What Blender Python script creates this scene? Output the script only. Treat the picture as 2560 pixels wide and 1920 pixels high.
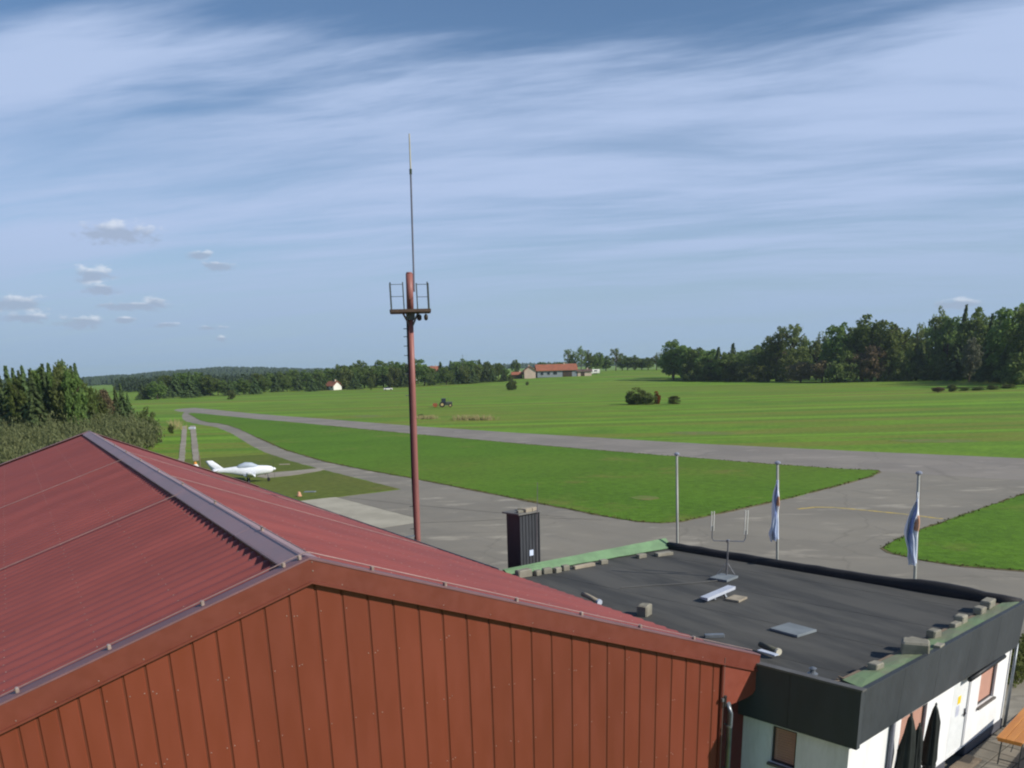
import bpy, math, random
from math import sin, cos, pi, radians, sqrt, exp, atan2, hypot
from mathutils import Vector, Matrix, Quaternion

for _o in list(bpy.data.objects):
    bpy.data.objects.remove(_o)
SC = bpy.context.scene
COL = SC.collection
D = bpy.data

# ------------------------------------------------------------------ camera
# world: origin on the ground below the near ridge end of the hangar, +X along its gable, +Y along its ridge
CAM = Vector((-3.122, -11.104, 8.713))
_R = Vector((0.86941831, -0.49329991, -0.02769491))
_U = Vector((0.16922589, 0.24465228, 0.95472921))
_V = Vector((0.46419221, 0.83474575, -0.29618429))
cam = D.cameras.new('camera')
cam.sensor_width = 36.0
cam.lens = 30.234
cam.shift_y = 0.24442
cam.clip_start = 0.1
cam.clip_end = 30000.0
cam_o = D.objects.new('camera', cam)
COL.objects.link(cam_o)
cam_o.matrix_world = Matrix(((_R.x, _U.x, -_V.x, CAM.x), (_R.y, _U.y, -_V.y, CAM.y),
                             (_R.z, _U.z, -_V.z, CAM.z), (0, 0, 0, 1)))
SC.camera = cam_o
SC.render.resolution_x, SC.render.resolution_y = 1024, 768

# ------------------------------------------------------------------ light
SUN_AZ = radians(144.0)      # clockwise from +Y
SUN_EL = radians(33.0)
SUN_DIR = Vector((sin(SUN_AZ) * cos(SUN_EL), cos(SUN_AZ) * cos(SUN_EL), sin(SUN_EL)))
sun = D.lights.new('sun', 'SUN')
sun.energy = 3.3
sun.angle = radians(0.6)
sun.color = (1.0, 0.94, 0.85)
sun_o = D.objects.new('sun', sun)
COL.objects.link(sun_o)
sun_o.rotation_mode = 'QUATERNION'
sun_o.rotation_quaternion = SUN_DIR.to_track_quat('Z', 'Y')
sun_o.location = (60, -60, 80)

SC.view_settings.view_transform = 'Standard'
SC.view_settings.look = 'None'
SC.view_settings.exposure = 0.46
SC.view_settings.gamma = 1.0
SC.view_settings.use_curve_mapping = False
SC.render.engine = 'CYCLES'
SC.cycles.use_denoising = True
SC.cycles.pixel_filter_type = 'BLACKMAN_HARRIS'
SC.cycles.filter_width = 2.1      # the web camera's lens is soft
SC.cycles.max_bounces = 6
SC.cycles.diffuse_bounces = 3
SC.cycles.glossy_bounces = 3
SC.cycles.transmission_bounces = 4
SC.cycles.volume_bounces = 1
SC.cycles.transparent_max_bounces = 6
SC.cycles.caustics_reflective = False
SC.cycles.caustics_refractive = False


class NT:
    """small helper for wiring node trees"""
    def __init__(self, tree):
        self.t = tree

    def n(self, typ, **kw):
        nd = self.t.nodes.new(typ)
        for k, v in kw.items():
            setattr(nd, k, v)
        return nd

    def l(self, a, b):
        self.t.links.new(a, b)

    def val(self, sock, v):
        if hasattr(v, 'is_output') or isinstance(v, bpy.types.NodeSocket):
            self.l(v, sock)
        else:
            sock.default_value = v

    def math(self, op, a, b=None, c=None, clamp=False):
        nd = self.n('ShaderNodeMath', operation=op, use_clamp=clamp)
        self.val(nd.inputs[0], a)
        if b is not None:
            self.val(nd.inputs[1], b)
        if c is not None:
            self.val(nd.inputs[2], c)
        return nd.outputs[0]

    def smooth(self, x, a, b, lo=0.0, hi=1.0):
        nd = self.n('ShaderNodeMapRange', interpolation_type='SMOOTHSTEP')
        self.val(nd.inputs[0], x)
        for i, v in enumerate((a, b, lo, hi)):
            self.val(nd.inputs[1 + i], v)
        return nd.outputs[0]

    def mix(self, f, a, b, blend='MIX'):
        nd = self.n('ShaderNodeMix', data_type='RGBA', blend_type=blend)
        self.val(nd.inputs[0], f)
        for s, v in ((nd.inputs[6], a), (nd.inputs[7], b)):
            if isinstance(v, tuple):
                s.default_value = (*v[:3], 1)
            else:
                self.val(s, v)
        return nd.outputs[2]

    def noise(self, vec, scale, detail=3.0, rough=0.5, dist=0.0):
        nd = self.n('ShaderNodeTexNoise')
        if vec is not None:
            self.l(vec, nd.inputs['Vector'])
        nd.inputs['Scale'].default_value = scale
        nd.inputs['Detail'].default_value = detail
        nd.inputs['Roughness'].default_value = rough
        nd.inputs['Distortion'].default_value = dist
        return nd.outputs['Fac']

    def turned(self, vec, ang, scale, loc=(0, 0, 0)):
        """turn about z first, then stretch"""
        return self.mapping(self.mapping(vec, rot=(0, 0, ang)), scale=scale, loc=loc)

    def mapping(self, vec, scale=(1, 1, 1), rot=(0, 0, 0), loc=(0, 0, 0)):
        nd = self.n('ShaderNodeMapping')
        self.l(vec, nd.inputs[0])
        nd.inputs['Scale'].default_value = scale
        nd.inputs['Rotation'].default_value = rot
        nd.inputs['Location'].default_value = loc
        return nd.outputs[0]


# ------------------------------------------------------------------ sky: clear-air model under thin cirrus, a few low cumulus
SKY_STRENGTH = 0.07
CLOUDS = [(0.1208, 0.1358, 0.0422, 0.0124), (0.1985, 0.1173, 0.0133, 0.0053), (0.2108, 0.1073, 0.0178, 0.0062), (0.0939, 0.097, 0.0222, 0.0098), (0.0986, 0.0854, 0.0178, 0.0062), (0.0244, 0.0704, 0.0267, 0.0116), (0.0275, 0.0586, 0.0244, 0.0062), (0.1466, 0.0726, 0.0142, 0.0071), (0.1255, 0.0696, 0.04, 0.0053), (0.0758, 0.0548, 0.0258, 0.0071), (0.1162, 0.0568, 0.0124, 0.0036), (0.1551, 0.0515, 0.0133, 0.0031), (0.1975, 0.0479, 0.0178, 0.0031), (0.2069, 0.0367, 0.008, 0.004), (0.0324, 0.0377, 0.0071, 0.0027), (0.3879, 0.0959, 0.0098, 0.0027), (0.3906, 0.0424, 0.0133, 0.0027), (0.9674, 0.0473, 0.0222, 0.0062), (0.2274, 0.0467, 0.0133, 0.0018)]


def build_world():
    w = D.worlds.new('World')
    SC.world = w
    w.use_nodes = True
    nt = w.node_tree
    nt.nodes.clear()
    N = NT(nt)
    out = N.n('ShaderNodeOutputWorld')
    bg = N.n('ShaderNodeBackground')
    N.l(bg.outputs[0], out.inputs[0])
    bg.inputs[1].default_value = SKY_STRENGTH
    sky = N.n('ShaderNodeTexSky', sky_type='NISHITA', sun_disc=False)
    sky.sun_elevation = SUN_EL
    sky.sun_rotation = SUN_AZ
    sky.altitude = 550
    sky.air_density = 1.15
    sky.dust_density = 0.05
    sky.ozone_density = 6.0
    tc = N.n('ShaderNodeTexCoord')
    d = tc.outputs['Generated']
    sep = N.n('ShaderNodeSeparateXYZ')
    N.l(d, sep.inputs[0])
    dz = N.math('MAXIMUM', sep.outputs[2], 0.0)
    # cirrus sheet: project the view direction on a flat layer
    den = N.math('ADD', dz, 0.10)
    px = N.math('DIVIDE', sep.outputs[0], den)
    py = N.math('DIVIDE', sep.outputs[1], den)
    cmb = N.n('ShaderNodeCombineXYZ')
    N.l(px, cmb.inputs[0])
    N.l(py, cmb.inputs[1])
    P = cmb.outputs[0]
    warp = N.n('ShaderNodeTexNoise')
    N.l(P, warp.inputs['Vector'])
    warp.inputs['Scale'].default_value = 0.5
    warp.inputs['Detail'].default_value = 2.0
    vm = N.n('ShaderNodeVectorMath', operation='MULTIPLY_ADD')
    N.l(warp.outputs['Color'], vm.inputs[0])
    vm.inputs[1].default_value = (0.55, 0.55, 0)
    N.l(P, vm.inputs[2])
    PW = vm.outputs[0]
    A = N.turned(PW, radians(46), (0.24, 0.90, 1), (3.1, 1.2, 0))
    B = N.turned(PW, radians(31), (0.13, 1.1, 1), (7.7, 4.4, 0))
    n1 = N.noise(A, 1.7, 6.0, 0.58)
    n2 = N.noise(B, 2.6, 6.0, 0.6)
    n3 = N.noise(PW, 0.35, 2.0, 0.5)
    n4 = N.noise(N.turned(PW, radians(38), (0.5, 2.2, 1), (1.0, 6.0, 0)), 2.4, 7.0, 0.66)
    s = N.math('ADD', N.math('MULTIPLY', n1, 0.50), N.math('MULTIPLY', n2, 0.20))
    s = N.math('ADD', s, N.math('MULTIPLY', n3, 0.22))
    s = N.math('ADD', s, N.math('MULTIPLY', n4, 0.17))
    cir = N.smooth(s, 0.43, 0.62, 0.42, 0.98)
    # thinner towards the zenith where the deep blue shows, veiled lower down
    ez = N.math('ADD', sep.outputs[2], N.math('MULTIPLY', N.math('SUBTRACT', n3, 0.5), 0.22))
    ez = N.math('ADD', ez, N.math('MULTIPLY', N.math('SUBTRACT', n1, 0.5), -0.26))
    veil = N.smooth(ez, 0.25, 0.315, 1.0, 0.04)
    cir = N.math('MULTIPLY', cir, veil)
    low = N.smooth(sep.outputs[2], 0.16, 0.0, 0.0, 0.92)
    col = N.mix(cir, sky.outputs[0], (4.75, 5.95, 8.5))
    col = N.mix(low, col, (3.45, 4.8, 6.6))
    # cumulus: separate small puffs at their own bearing and height
    az = N.math('ARCTAN2', sep.outputs[0], sep.outputs[1])
    el = N.math('ARCSINE', sep.outputs[2])
    cm2 = N.n('ShaderNodeCombineXYZ')
    N.l(az, cm2.inputs[0])
    N.l(el, cm2.inputs[1])
    nz = N.noise(N.mapping(cm2.outputs[0], scale=(1, 1.9, 1)), 62.0, 5.0, 0.58)
    nzc = N.math('SUBTRACT', nz, 0.5)
    tot = None
    hi = None
    for (a, e, wd, ht) in CLOUDS[:14] + CLOUDS[17:18]:
        v = N.n('ShaderNodeVectorMath', operation='MULTIPLY_ADD')
        N.l(cm2.outputs[0], v.inputs[0])
        v.inputs[1].default_value = (1 / wd, 1 / ht, 0)
        v.inputs[2].default_value = (-a / wd, -e / ht, 0)
        ln = N.n('ShaderNodeVectorMath', operation='LENGTH')
        N.l(v.outputs[0], ln.inputs[0])
        tot = ln.outputs['Value'] if tot is None else N.math('MINIMUM', tot, ln.outputs['Value'])
        up = N.n('ShaderNodeVectorMath', operation='DISTANCE')
        N.l(v.outputs[0], up.inputs[0])
        up.inputs[1].default_value = (0.1, 0.8, 0)
        hi = up.outputs['Value'] if hi is None else N.math('MINIMUM', hi, up.outputs['Value'])
    dens = N.math('ADD', N.math('SUBTRACT', 1.0, N.math('MINIMUM', tot, 2.0)), N.math('MULTIPLY', nzc, 2.4))
    cov = N.smooth(dens, -0.05, 0.65, 0.0, 0.75)
    top = N.smooth(N.math('ADD', N.math('SUBTRACT', tot, hi), N.math('MULTIPLY', nzc, 1.2)), -0.35, 0.55)
    ccol = N.mix(top, (3.7, 4.5, 6.0), (7.6, 8.2, 9.2))
    col = N.mix(cov, col, ccol)
    N.l(col, bg.inputs[0])


build_world()


# ------------------------------------------------------------------ helpers
def lin(r, g, b):
    """sRGB 0-255 to linear"""
    f = lambda c: (c / 255) / 12.92 if c / 255 <= 0.04045 else ((c / 255 + 0.055) / 1.055) ** 2.4
    return (f(r), f(g), f(b))


MATS = {}


def mat(name, col, col2=None, scale=2.0, rough=0.6, metal=0.0, spec=0.4, bump=0.0, bscale=20.0, stretch=(1, 1, 1),
        detail=4.0, lo=0.35, hi=0.65, rnd=0.0, coords='pos', coat=0.0):
    """procedural painted / mineral surface: two tones broken up by noise, fine relief"""
    if name in MATS:
        return MATS[name]
    m = D.materials.new(name)
    m.use_nodes = True
    nt = m.node_tree
    N = NT(nt)
    bs = nt.nodes['Principled BSDF']
    bs.inputs['Roughness'].default_value = rough
    bs.inputs['Metallic'].default_value = metal
    bs.inputs['Specular IOR Level'].default_value = spec
    if coat:
        bs.inputs['Coat Weight'].default_value = coat
        bs.inputs['Coat Roughness'].default_value = 0.15
    if coords == 'pos':
        v = N.n('ShaderNodeNewGeometry').outputs['Position']
    else:
        v = N.n('ShaderNodeTexCoord').outputs['Object']
    vm = N.mapping(v, scale=stretch)
    c2 = col2 if col2 is not None else tuple(c * 0.82 for c in col)
    n = N.noise(vm, scale, detail, 0.6)
    fac = N.smooth(n, lo, hi)
    out = N.mix(fac, col, c2)
    fine = N.noise(vm, scale * 9.0, 3.0, 0.6)
    out = N.mix(0.18, out, N.mix(N.smooth(fine, 0.3, 0.7), tuple(c * 0.75 for c in col), tuple(min(1, c * 1.2) for c in col)))
    if rnd:
        oi = N.n('ShaderNodeObjectInfo')
        hsv = N.n('ShaderNodeHueSaturation')
        N.l(N.smooth(oi.outputs['Random'], 0, 1, 1 - rnd, 1 + rnd), hsv.inputs['Value'])
        N.l(out, hsv.inputs['Color'])
        out = hsv.outputs[0]
    N.l(out, bs.inputs['Base Color'])
    N.l(N.smooth(fine, 0.2, 0.8, max(0.03, rough - 0.08), min(1, rough + 0.08)), bs.inputs['Roughness'])
    if bump:
        b = N.n('ShaderNodeBump')
        b.inputs['Strength'].default_value = 1.0
        b.inputs['Distance'].default_value = bump
        N.l(N.noise(vm, bscale, 4.0, 0.6), b.inputs['Height'])
        N.l(b.outputs[0], bs.inputs['Normal'])
    MATS[name] = m
    return m


class MB:
    """mesh builder"""
    def __init__(self):
        self.v, self.f = [], []

    def add(self, vs, fs):
        o = len(self.v)
        self.v += [tuple(p) for p in vs]
        self.f += [tuple(i + o for i in f) for f in fs]
        return self

    def box(self, x0, x1, y0, y1, z0, z1):
        return self.add([(x0, y0, z0), (x1, y0, z0), (x1, y1, z0), (x0, y1, z0), (x0, y0, z1), (x1, y0, z1), (x1, y1, z1), (x0, y1, z1)],
                        [(0, 3, 2, 1), (4, 5, 6, 7), (0, 1, 5, 4), (1, 2, 6, 5), (2, 3, 7, 6), (3, 0, 4, 7)])

    def bbox(self, x0, x1, y0, y1, z0, z1, b=0.02):
        """box with chamfered vertical edges and top rim"""
        ring = lambda i, z: [(x0 + i + b, y0 + i, z), (x1 - i - b, y0 + i, z), (x1 - i, y0 + i + b, z), (x1 - i, y1 - i - b, z),
                             (x1 - i - b, y1 - i, z), (x0 + i + b, y1 - i, z), (x0 + i, y1 - i - b, z), (x0 + i, y0 + i + b, z)]
        v = ring(0, z0) + ring(0, z1 - b) + ring(b, z1)
        f = [tuple(range(7, -1, -1)), tuple(range(16, 24))]
        for r in (0, 8):
            for i in range(8):
                j = (i + 1) % 8
                f.append((r + i, r + j, r + 8 + j, r + 8 + i))
        return self.add(v, f)

    def hexa(self, p):
        return self.add(p, [(0, 3, 2, 1), (4, 5, 6, 7), (0, 1, 5, 4), (1, 2, 6, 5), (2, 3, 7, 6), (3, 0, 4, 7)])

    def bar(self, a, b, w, h=None, up=(0, 0, 1)):
        """square bar from a to b"""
        h = w if h is None else h
        a, b = Vector(a), Vector(b)
        t = (b - a).normalized()
        u = Vector(up)
        if abs(t.dot(u)) > 0.98:
            u = Vector((1, 0, 0))
        s = t.cross(u).normalized()
        u = s.cross(t).normalized()
        p = []
        for c in (a, b):
            for i, j in ((-1, -1), (1, -1), (1, 1), (-1, 1)):
                p.append(c + s * (i * w / 2) + u * (j * h / 2))
        return self.hexa(p)

    def tube(self, pts, r, n=8, cap=True):
        pts = [Vector(p) for p in pts]
        rs = r if isinstance(r, (list, tuple)) else [r] * len(pts)
        vs, fs = [], []
        ref = Vector((0, 0, 1))
        for i, p in enumerate(pts):
            t = (pts[min(i + 1, len(pts) - 1)] - pts[max(i - 1, 0)]).normalized()
            if abs(t.dot(ref)) > 0.95:
                ref = Vector((1, 0, 0))
            s = t.cross(ref).normalized()
            u = s.cross(t).normalized()
            for k in range(n):
                a = 2 * pi * k / n
                vs.append(p + s * (cos(a) * rs[i]) + u * (sin(a) * rs[i]))
        for i in range(len(pts) - 1):
            for k in range(n):
                j = (k + 1) % n
                fs.append((i * n + k, i * n + j, (i + 1) * n + j, (i + 1) * n + k))
        if cap:
            fs.append(tuple(range(n - 1, -1, -1)))
            fs.append(tuple((len(pts) - 1) * n + k for k in range(n)))
        return self.add(vs, fs)

    def lathe(self, prof, n=12, c=(0, 0, 0), wob=None):
        vs, fs = [], []
        for i, (r, z) in enumerate(prof):
            for k in range(n):
                a = 2 * pi * k / n
                rr = r * (wob(k, i) if wob else 1)
                vs.append((c[0] + rr * cos(a), c[1] + rr * sin(a), c[2] + z))
        for i in range(len(prof) - 1):
            for k in range(n):
                j = (k + 1) % n
                fs.append((i * n + k, i * n + j, (i + 1) * n + j, (i + 1) * n + k))
        fs.append(tuple(range(n - 1, -1, -1)))
        fs.append(tuple((len(prof) - 1) * n + k for k in range(n)))
        return self.add(vs, fs)

    def prism(self, poly, z0, z1):
        n = len(poly)
        v = [(x, y, z0) for x, y in poly] + [(x, y, z1) for x, y in poly]
        f = [tuple(range(n - 1, -1, -1)), tuple(range(n, 2 * n))]
        f += [(i, (i + 1) % n, n + (i + 1) % n, n + i) for i in range(n)]
        return self.add(v, f)

    def prism_y(self, poly, y0, y1):
        """polygon given in (x, z), extruded along y"""
        n = len(poly)
        v = [(x, y0, z) for x, z in poly] + [(x, y1, z) for x, z in poly]
        f = [tuple(range(n)), tuple(range(2 * n - 1, n - 1, -1))]
        f += [((i + 1) % n, i, n + i, n + (i + 1) % n) for i in range(n)]
        return self.add(v, f)

    def loft(self, rings, cap=True):
        n = len(rings[0])
        v = [p for r in rings for p in r]
        f = []
        for i in range(len(rings) - 1):
            for k in range(n):
                j = (k + 1) % n
                f.append((i * n + k, i * n + j, (i + 1) * n + j, (i + 1) * n + k))
        if cap:
            f.append(tuple(range(n - 1, -1, -1)))
            f.append(tuple((len(rings) - 1) * n + k for k in range(n)))
        return self.add(v, f)

    def mesh(self, name, m=None, smooth=False):
        me = D.meshes.new(name)
        me.from_pydata(self.v, [], self.f)
        if m is not None:
            me.materials.append(m)
        me.validate()
        if smooth:
            me.polygons.foreach_set('use_smooth', [True] * len(me.polygons))
        me.update()
        return me


WL = {}       # world offsets of unrotated parents


def put(name, mb, m=None, parent=None, loc=(0, 0, 0), rot=None, smooth=False, local=False, kind=None):
    """link one mesh object. Without local the builder holds world coordinates (plus loc)"""
    me = mb if isinstance(mb, bpy.types.Mesh) else mb.mesh(name, m, smooth)
    o = D.objects.new(name, me)
    COL.objects.link(o)
    loc = Vector(loc)
    if parent is not None:
        o.parent = parent
        if not local:
            WL[o.name] = loc
            loc = loc - WL.get(parent.name, Vector((0, 0, 0)))
    else:
        WL[o.name] = loc.copy()
    o.location = loc
    if rot is not None:
        o.rotation_euler = rot
    if kind:
        o['kind'] = kind
    return o


def empty(name, loc, rz=0.0, label=None, cat=None, group=None):
    o = D.objects.new(name, None)
    o.empty_display_size = 0.3
    COL.objects.link(o)
    o.location = loc
    o.rotation_euler = (0, 0, rz)
    WL[o.name] = Vector(loc)
    tag(o, label, cat, group)
    return o


def tag(o, label=None, cat=None, group=None, kind=None):
    if label:
        o['label'] = label
    if cat:
        o['category'] = cat
    if group:
        o['group'] = group
    if kind:
        o['kind'] = kind
    return o


def dup(o, parent=None, loc=None):
    c = o.copy()
    COL.objects.link(c)
    c.parent = parent
    for ch in list(o.children):
        dup(ch, c)
    if loc is not None:
        c.location = loc
    return c


random.seed(11)

# ------------------------------------------------------------------ ground materials
def grass_material(name, base, olive, dark, straw, band=True):
    m = D.materials.new(name)
    m.use_nodes = True
    nt = m.node_tree
    N = NT(nt)
    bs = nt.nodes['Principled BSDF']
    bs.inputs['Roughness'].default_value = 0.9
    bs.inputs['Specular IOR Level'].default_value = 0.15
    pos = N.n('ShaderNodeNewGeometry').outputs['Position']
    big = N.noise(pos, 0.018, 3.0, 0.55)
    med = N.noise(pos, 0.11, 4.0, 0.6)
    fin = N.noise(pos, 1.6, 4.0, 0.65)
    col = N.mix(N.smooth(med, 0.35, 0.7), base, dark)
    col = N.mix(N.smooth(big, 0.42, 0.68, 0.0, 0.75), col, olive)
    if band:
        # mown swaths run along one direction across the meadow
        sw = N.turned(pos, radians(33), (0.005, 0.075, 0.0))
        b1 = N.noise(sw, 1.0, 3.0, 0.6)
        col = N.mix(N.smooth(b1, 0.50, 0.555, 0.0, 0.9), col, olive)
        sw2 = N.turned(pos, radians(31), (0.006, 0.14, 0.0), (4, 9, 0))
        b2 = N.noise(sw2, 1.0, 2.0, 0.5)
        col = N.mix(N.smooth(b2, 0.52, 0.60, 0.0, 0.8), col, dark)
        sw3 = N.turned(pos, radians(35), (0.02, 0.11, 0.0), (14, 2, 0))
        b3 = N.noise(sw3, 1.0, 4.0, 0.6)
        col = N.mix(N.smooth(b3, 0.60, 0.72, 0.0, 0.6), col, straw)
        b4 = N.noise(N.turned(pos, radians(32), (0.004, 0.12, 0.0), (21, 5, 0)), 1.0, 2.0, 0.5)
        col = N.mix(N.smooth(b4, 0.55, 0.62, 0.0, 0.7), col, tuple(min(1, c * 1.28) for c in base))
    else:
        b3 = N.noise(N.mapping(pos, scale=(0.12, 0.12, 0)), 1.0, 4.0, 0.6)
        col = N.mix(N.smooth(b3, 0.57, 0.72, 0.0, 0.65), col, straw)
    col = N.mix(0.35, col, N.mix(N.smooth(fin, 0.3, 0.7), tuple(c * 0.55 for c in base), tuple(c * 1.45 for c in base)))
    N.l(col, bs.inputs['Base Color'])
    bp = N.n('ShaderNodeBump')
    bp.inputs['Strength'].default_value = 0.8
    bp.inputs['Distance'].default_value = 0.08
    N.l(N.noise(pos, 3.0, 4.0, 0.7), bp.inputs['Height'])
    N.l(bp.outputs[0], bs.inputs['Normal'])
    MATS[name] = m
    return m


def asphalt_material(name, c1, c2, c3):
    m = D.materials.new(name)
    m.use_nodes = True
    nt = m.node_tree
    N = NT(nt)
    bs = nt.nodes['Principled BSDF']
    bs.inputs['Specular IOR Level'].default_value = 0.3
    pos = N.n('ShaderNodeNewGeometry').outputs['Position']
    a = N.noise(pos, 0.12, 5.0, 0.6)
    b = N.noise(pos, 0.5, 5.0, 0.65)
    g = N.noise(pos, 35.0, 2.0, 0.6)
    st = N.noise(N.turned(pos, radians(-8), (0.5, 0.05, 1)), 1.0, 4.0, 0.6)
    col = N.mix(N.smooth(a, 0.35, 0.65), c1, c2)
    col = N.mix(N.smooth(st, 0.45, 0.7, 0.0, 0.5), col, c2)
    pt = N.noise(N.turned(pos, radians(30), (0.22, 0.45, 1)), 1.0, 4.0, 0.6)
    col = N.mix(N.smooth(pt, 0.56, 0.70, 0.0, 0.7), col, c3)
    col = N.mix(N.smooth(b, 0.60, 0.74, 0.0, 0.35), col, c3)
    col = N.mix(N.smooth(b, 0.42, 0.30, 0.0, 0.45), col, tuple(c * 0.7 for c in c1))
    vo = N.n('ShaderNodeTexVoronoi', feature='DISTANCE_TO_EDGE')
    wv = N.n('ShaderNodeVectorMath', operation='MULTIPLY_ADD')
    wn = N.n('ShaderNodeTexNoise')
    N.l(pos, wn.inputs['Vector'])
    wn.inputs['Scale'].default_value = 0.6
    wn.inputs['Detail'].default_value = 4.0
    N.l(wn.outputs['Color'], wv.inputs[0])
    wv.inputs[1].default_value = (1.6, 1.6, 0)
    N.l(pos, wv.inputs[2])
    N.l(wv.outputs[0], vo.inputs['Vector'])
    vo.inputs['Scale'].default_value = 0.13
    col = N.mix(N.smooth(vo.outputs['Distance'], 0.0, 0.012, 0.45, 0.0), col, tuple(c * 0.55 for c in c1))
    col = N.mix(0.15, col, N.mix(g, tuple(c * 0.5 for c in c1), tuple(c * 1.5 for c in c1)))
    N.l(col, bs.inputs['Base Color'])
    N.l(N.smooth(b, 0.2, 0.8, 0.72, 0.92), bs.inputs['Roughness'])
    bp = N.n('ShaderNodeBump')
    bp.inputs['Strength'].default_value = 0.5
    bp.inputs['Distance'].default_value = 0.01
    N.l(g, bp.inputs['Height'])
    N.l(bp.outputs[0], bs.inputs['Normal'])
    MATS[name] = m
    return m


M_FIELD = grass_material('meadow_grass', lin(112, 148, 44), lin(122, 116, 56), lin(80, 112, 40), lin(160, 130, 92))
M_LAWN = grass_material('airfield_lawn', lin(90, 126, 34), lin(106, 120, 46), lin(76, 110, 30), lin(136, 118, 70), band=False)
M_ASPH = asphalt_material('old_asphalt', lin(142, 136, 122), lin(128, 123, 111), lin(180, 172, 154))
M_RUNW = asphalt_material('runway_asphalt', lin(146, 139, 128), lin(130, 124, 115), lin(168, 160, 148))
M_CONC = mat('pale_concrete', lin(180, 174, 154), lin(160, 154, 136), scale=0.35, rough=0.85, bump=0.004, bscale=6)
M_PATH = mat('track_concrete', lin(160, 152, 136), lin(136, 128, 112), scale=0.25, rough=0.9)

# ------------------------------------------------------------------ terrain
BCX, BCY = 373.5, 481.4
FWX, FWY = 0.6075, 0.7943
LTX, LTY = 0.7943, -0.6075
RIDGE = [(-0.6, 1), (-0.036, 1), (0.018, 1), (0.067, 2), (0.105, 6), (0.155, 13), (0.175, 16), (0.207, 19), (0.24, 16),
         (0.264, 13), (0.29, 9), (0.36, 5), (0.5, 7), (0.58, 7), (0.8, 5), (1.4, 3)]


def ridge_h(az):
    if az <= RIDGE[0][0]:
        return RIDGE[0][1]
    for (a, h), (b, k) in zip(RIDGE, RIDGE[1:]):
        if a <= az <= b:
            t = (az - a) / (b - a)
            t = t * t * (3 - 2 * t)
            return h + (k - h) * t
    return RIDGE[-1][1]


def sstep(a, b, x):
    t = min(1, max(0, (x - a) / (b - a)))
    return t * t * (3 - 2 * t)


def ground_h(x, y):
    dx, dy = x - BCX, y - BCY
    a, b = dx * FWX + dy * FWY, dx * LTX + dy * LTY
    h = 5.0 * exp(-(a / 150) ** 2 - (b / (105 if b > 0 else 120)) ** 2)
    h += 1.4 * exp(-((x - 252) ** 2 + (y - 400) ** 2) / 90 ** 2)
    r = hypot(x - CAM.x, y - CAM.y)
    if r > 900:
        h += ridge_h(atan2(x - CAM.x, y - CAM.y)) * sstep(1300, 2500, r) * (1 - 0.5 * sstep(2700, 5200, r))
    return h


def build_ground():
    mb = MB()
    rad = [0.0]
    r = 14.0
    while r < 5400:
        rad.append(r)
        r *= 1.075
    NA = 180
    vs = [(CAM.x, CAM.y, 0)]
    for r in rad[1:]:
        for k in range(NA):
            a = 2 * pi * k / NA
            x, y = CAM.x + r * sin(a), CAM.y + r * cos(a)
            vs.append((x, y, ground_h(x, y)))
    fs = []
    for k in range(NA):
        fs.append((0, 1 + (k + 1) % NA, 1 + k))
    for i in range(len(rad) - 2):
        o, p = 1 + i * NA, 1 + (i + 1) * NA
        for k in range(NA):
            j = (k + 1) % NA
            fs.append((o + k, o + j, p + j, p + k))
    mb.add(vs, fs)
    o = put('ground', mb, M_FIELD, smooth=True, kind='structure')
    return o


build_ground()


def rough_edge(poly, step=1.2, amp=0.10, seed=1):
    rnd = random.Random(seed)
    out = []
    for (x0, y0), (x1, y1) in zip(poly, poly[1:] + poly[:1]):
        L = hypot(x1 - x0, y1 - y0)
        n = max(1, min(60, int(L / step)))
        for i in range(n):
            t = i / n
            nx, ny = (y1 - y0) / max(L, 1e-6), -(x1 - x0) / max(L, 1e-6)
            j = rnd.uniform(-amp, amp) if i else 0
            out.append((x0 + (x1 - x0) * t + nx * j, y0 + (y1 - y0) * t + ny * j))
    return out


def soil(poly, seed):
    """bare brown earth showing in a thin line between turf and asphalt"""
    rnd = random.Random(seed)
    area = sum(a[0] * b[1] - b[0] * a[1] for a, b in zip(poly, poly[1:] + poly[:1]))
    s = 1 if area > 0 else -1
    out = []
    for (x0, y0), (x1, y1) in zip(poly, poly[1:] + poly[:1]):
        L = hypot(x1 - x0, y1 - y0)
        n = max(1, min(50, int(L / 0.9)))
        for i in range(n):
            t = i / n
            j = rnd.uniform(0.02, 0.24) * s
            out.append((x0 + (x1 - x0) * t + (y1 - y0) / L * j, y0 + (y1 - y0) * t - (x1 - x0) / L * j))
    return put('soil_edge', MB().prism(out if s > 0 else out[::-1], -0.02, 0.02), mat('edge_soil', lin(112, 100, 66), lin(96, 92, 58), scale=0.9, rough=0.95), kind='structure')


def sheet(name, poly, z0, z1, m, rough=None, seed=1):
    """flat slab with a thin visible rim"""
    p = rough_edge(poly, 1.2, rough, seed) if rough else poly
    area = sum(a[0] * b[1] - b[0] * a[1] for a, b in zip(p, p[1:] + p[:1]))
    if area < 0:
        p = p[::-1]
    return put(name, MB().prism(p, z0, z1), m, kind='structure')


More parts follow.
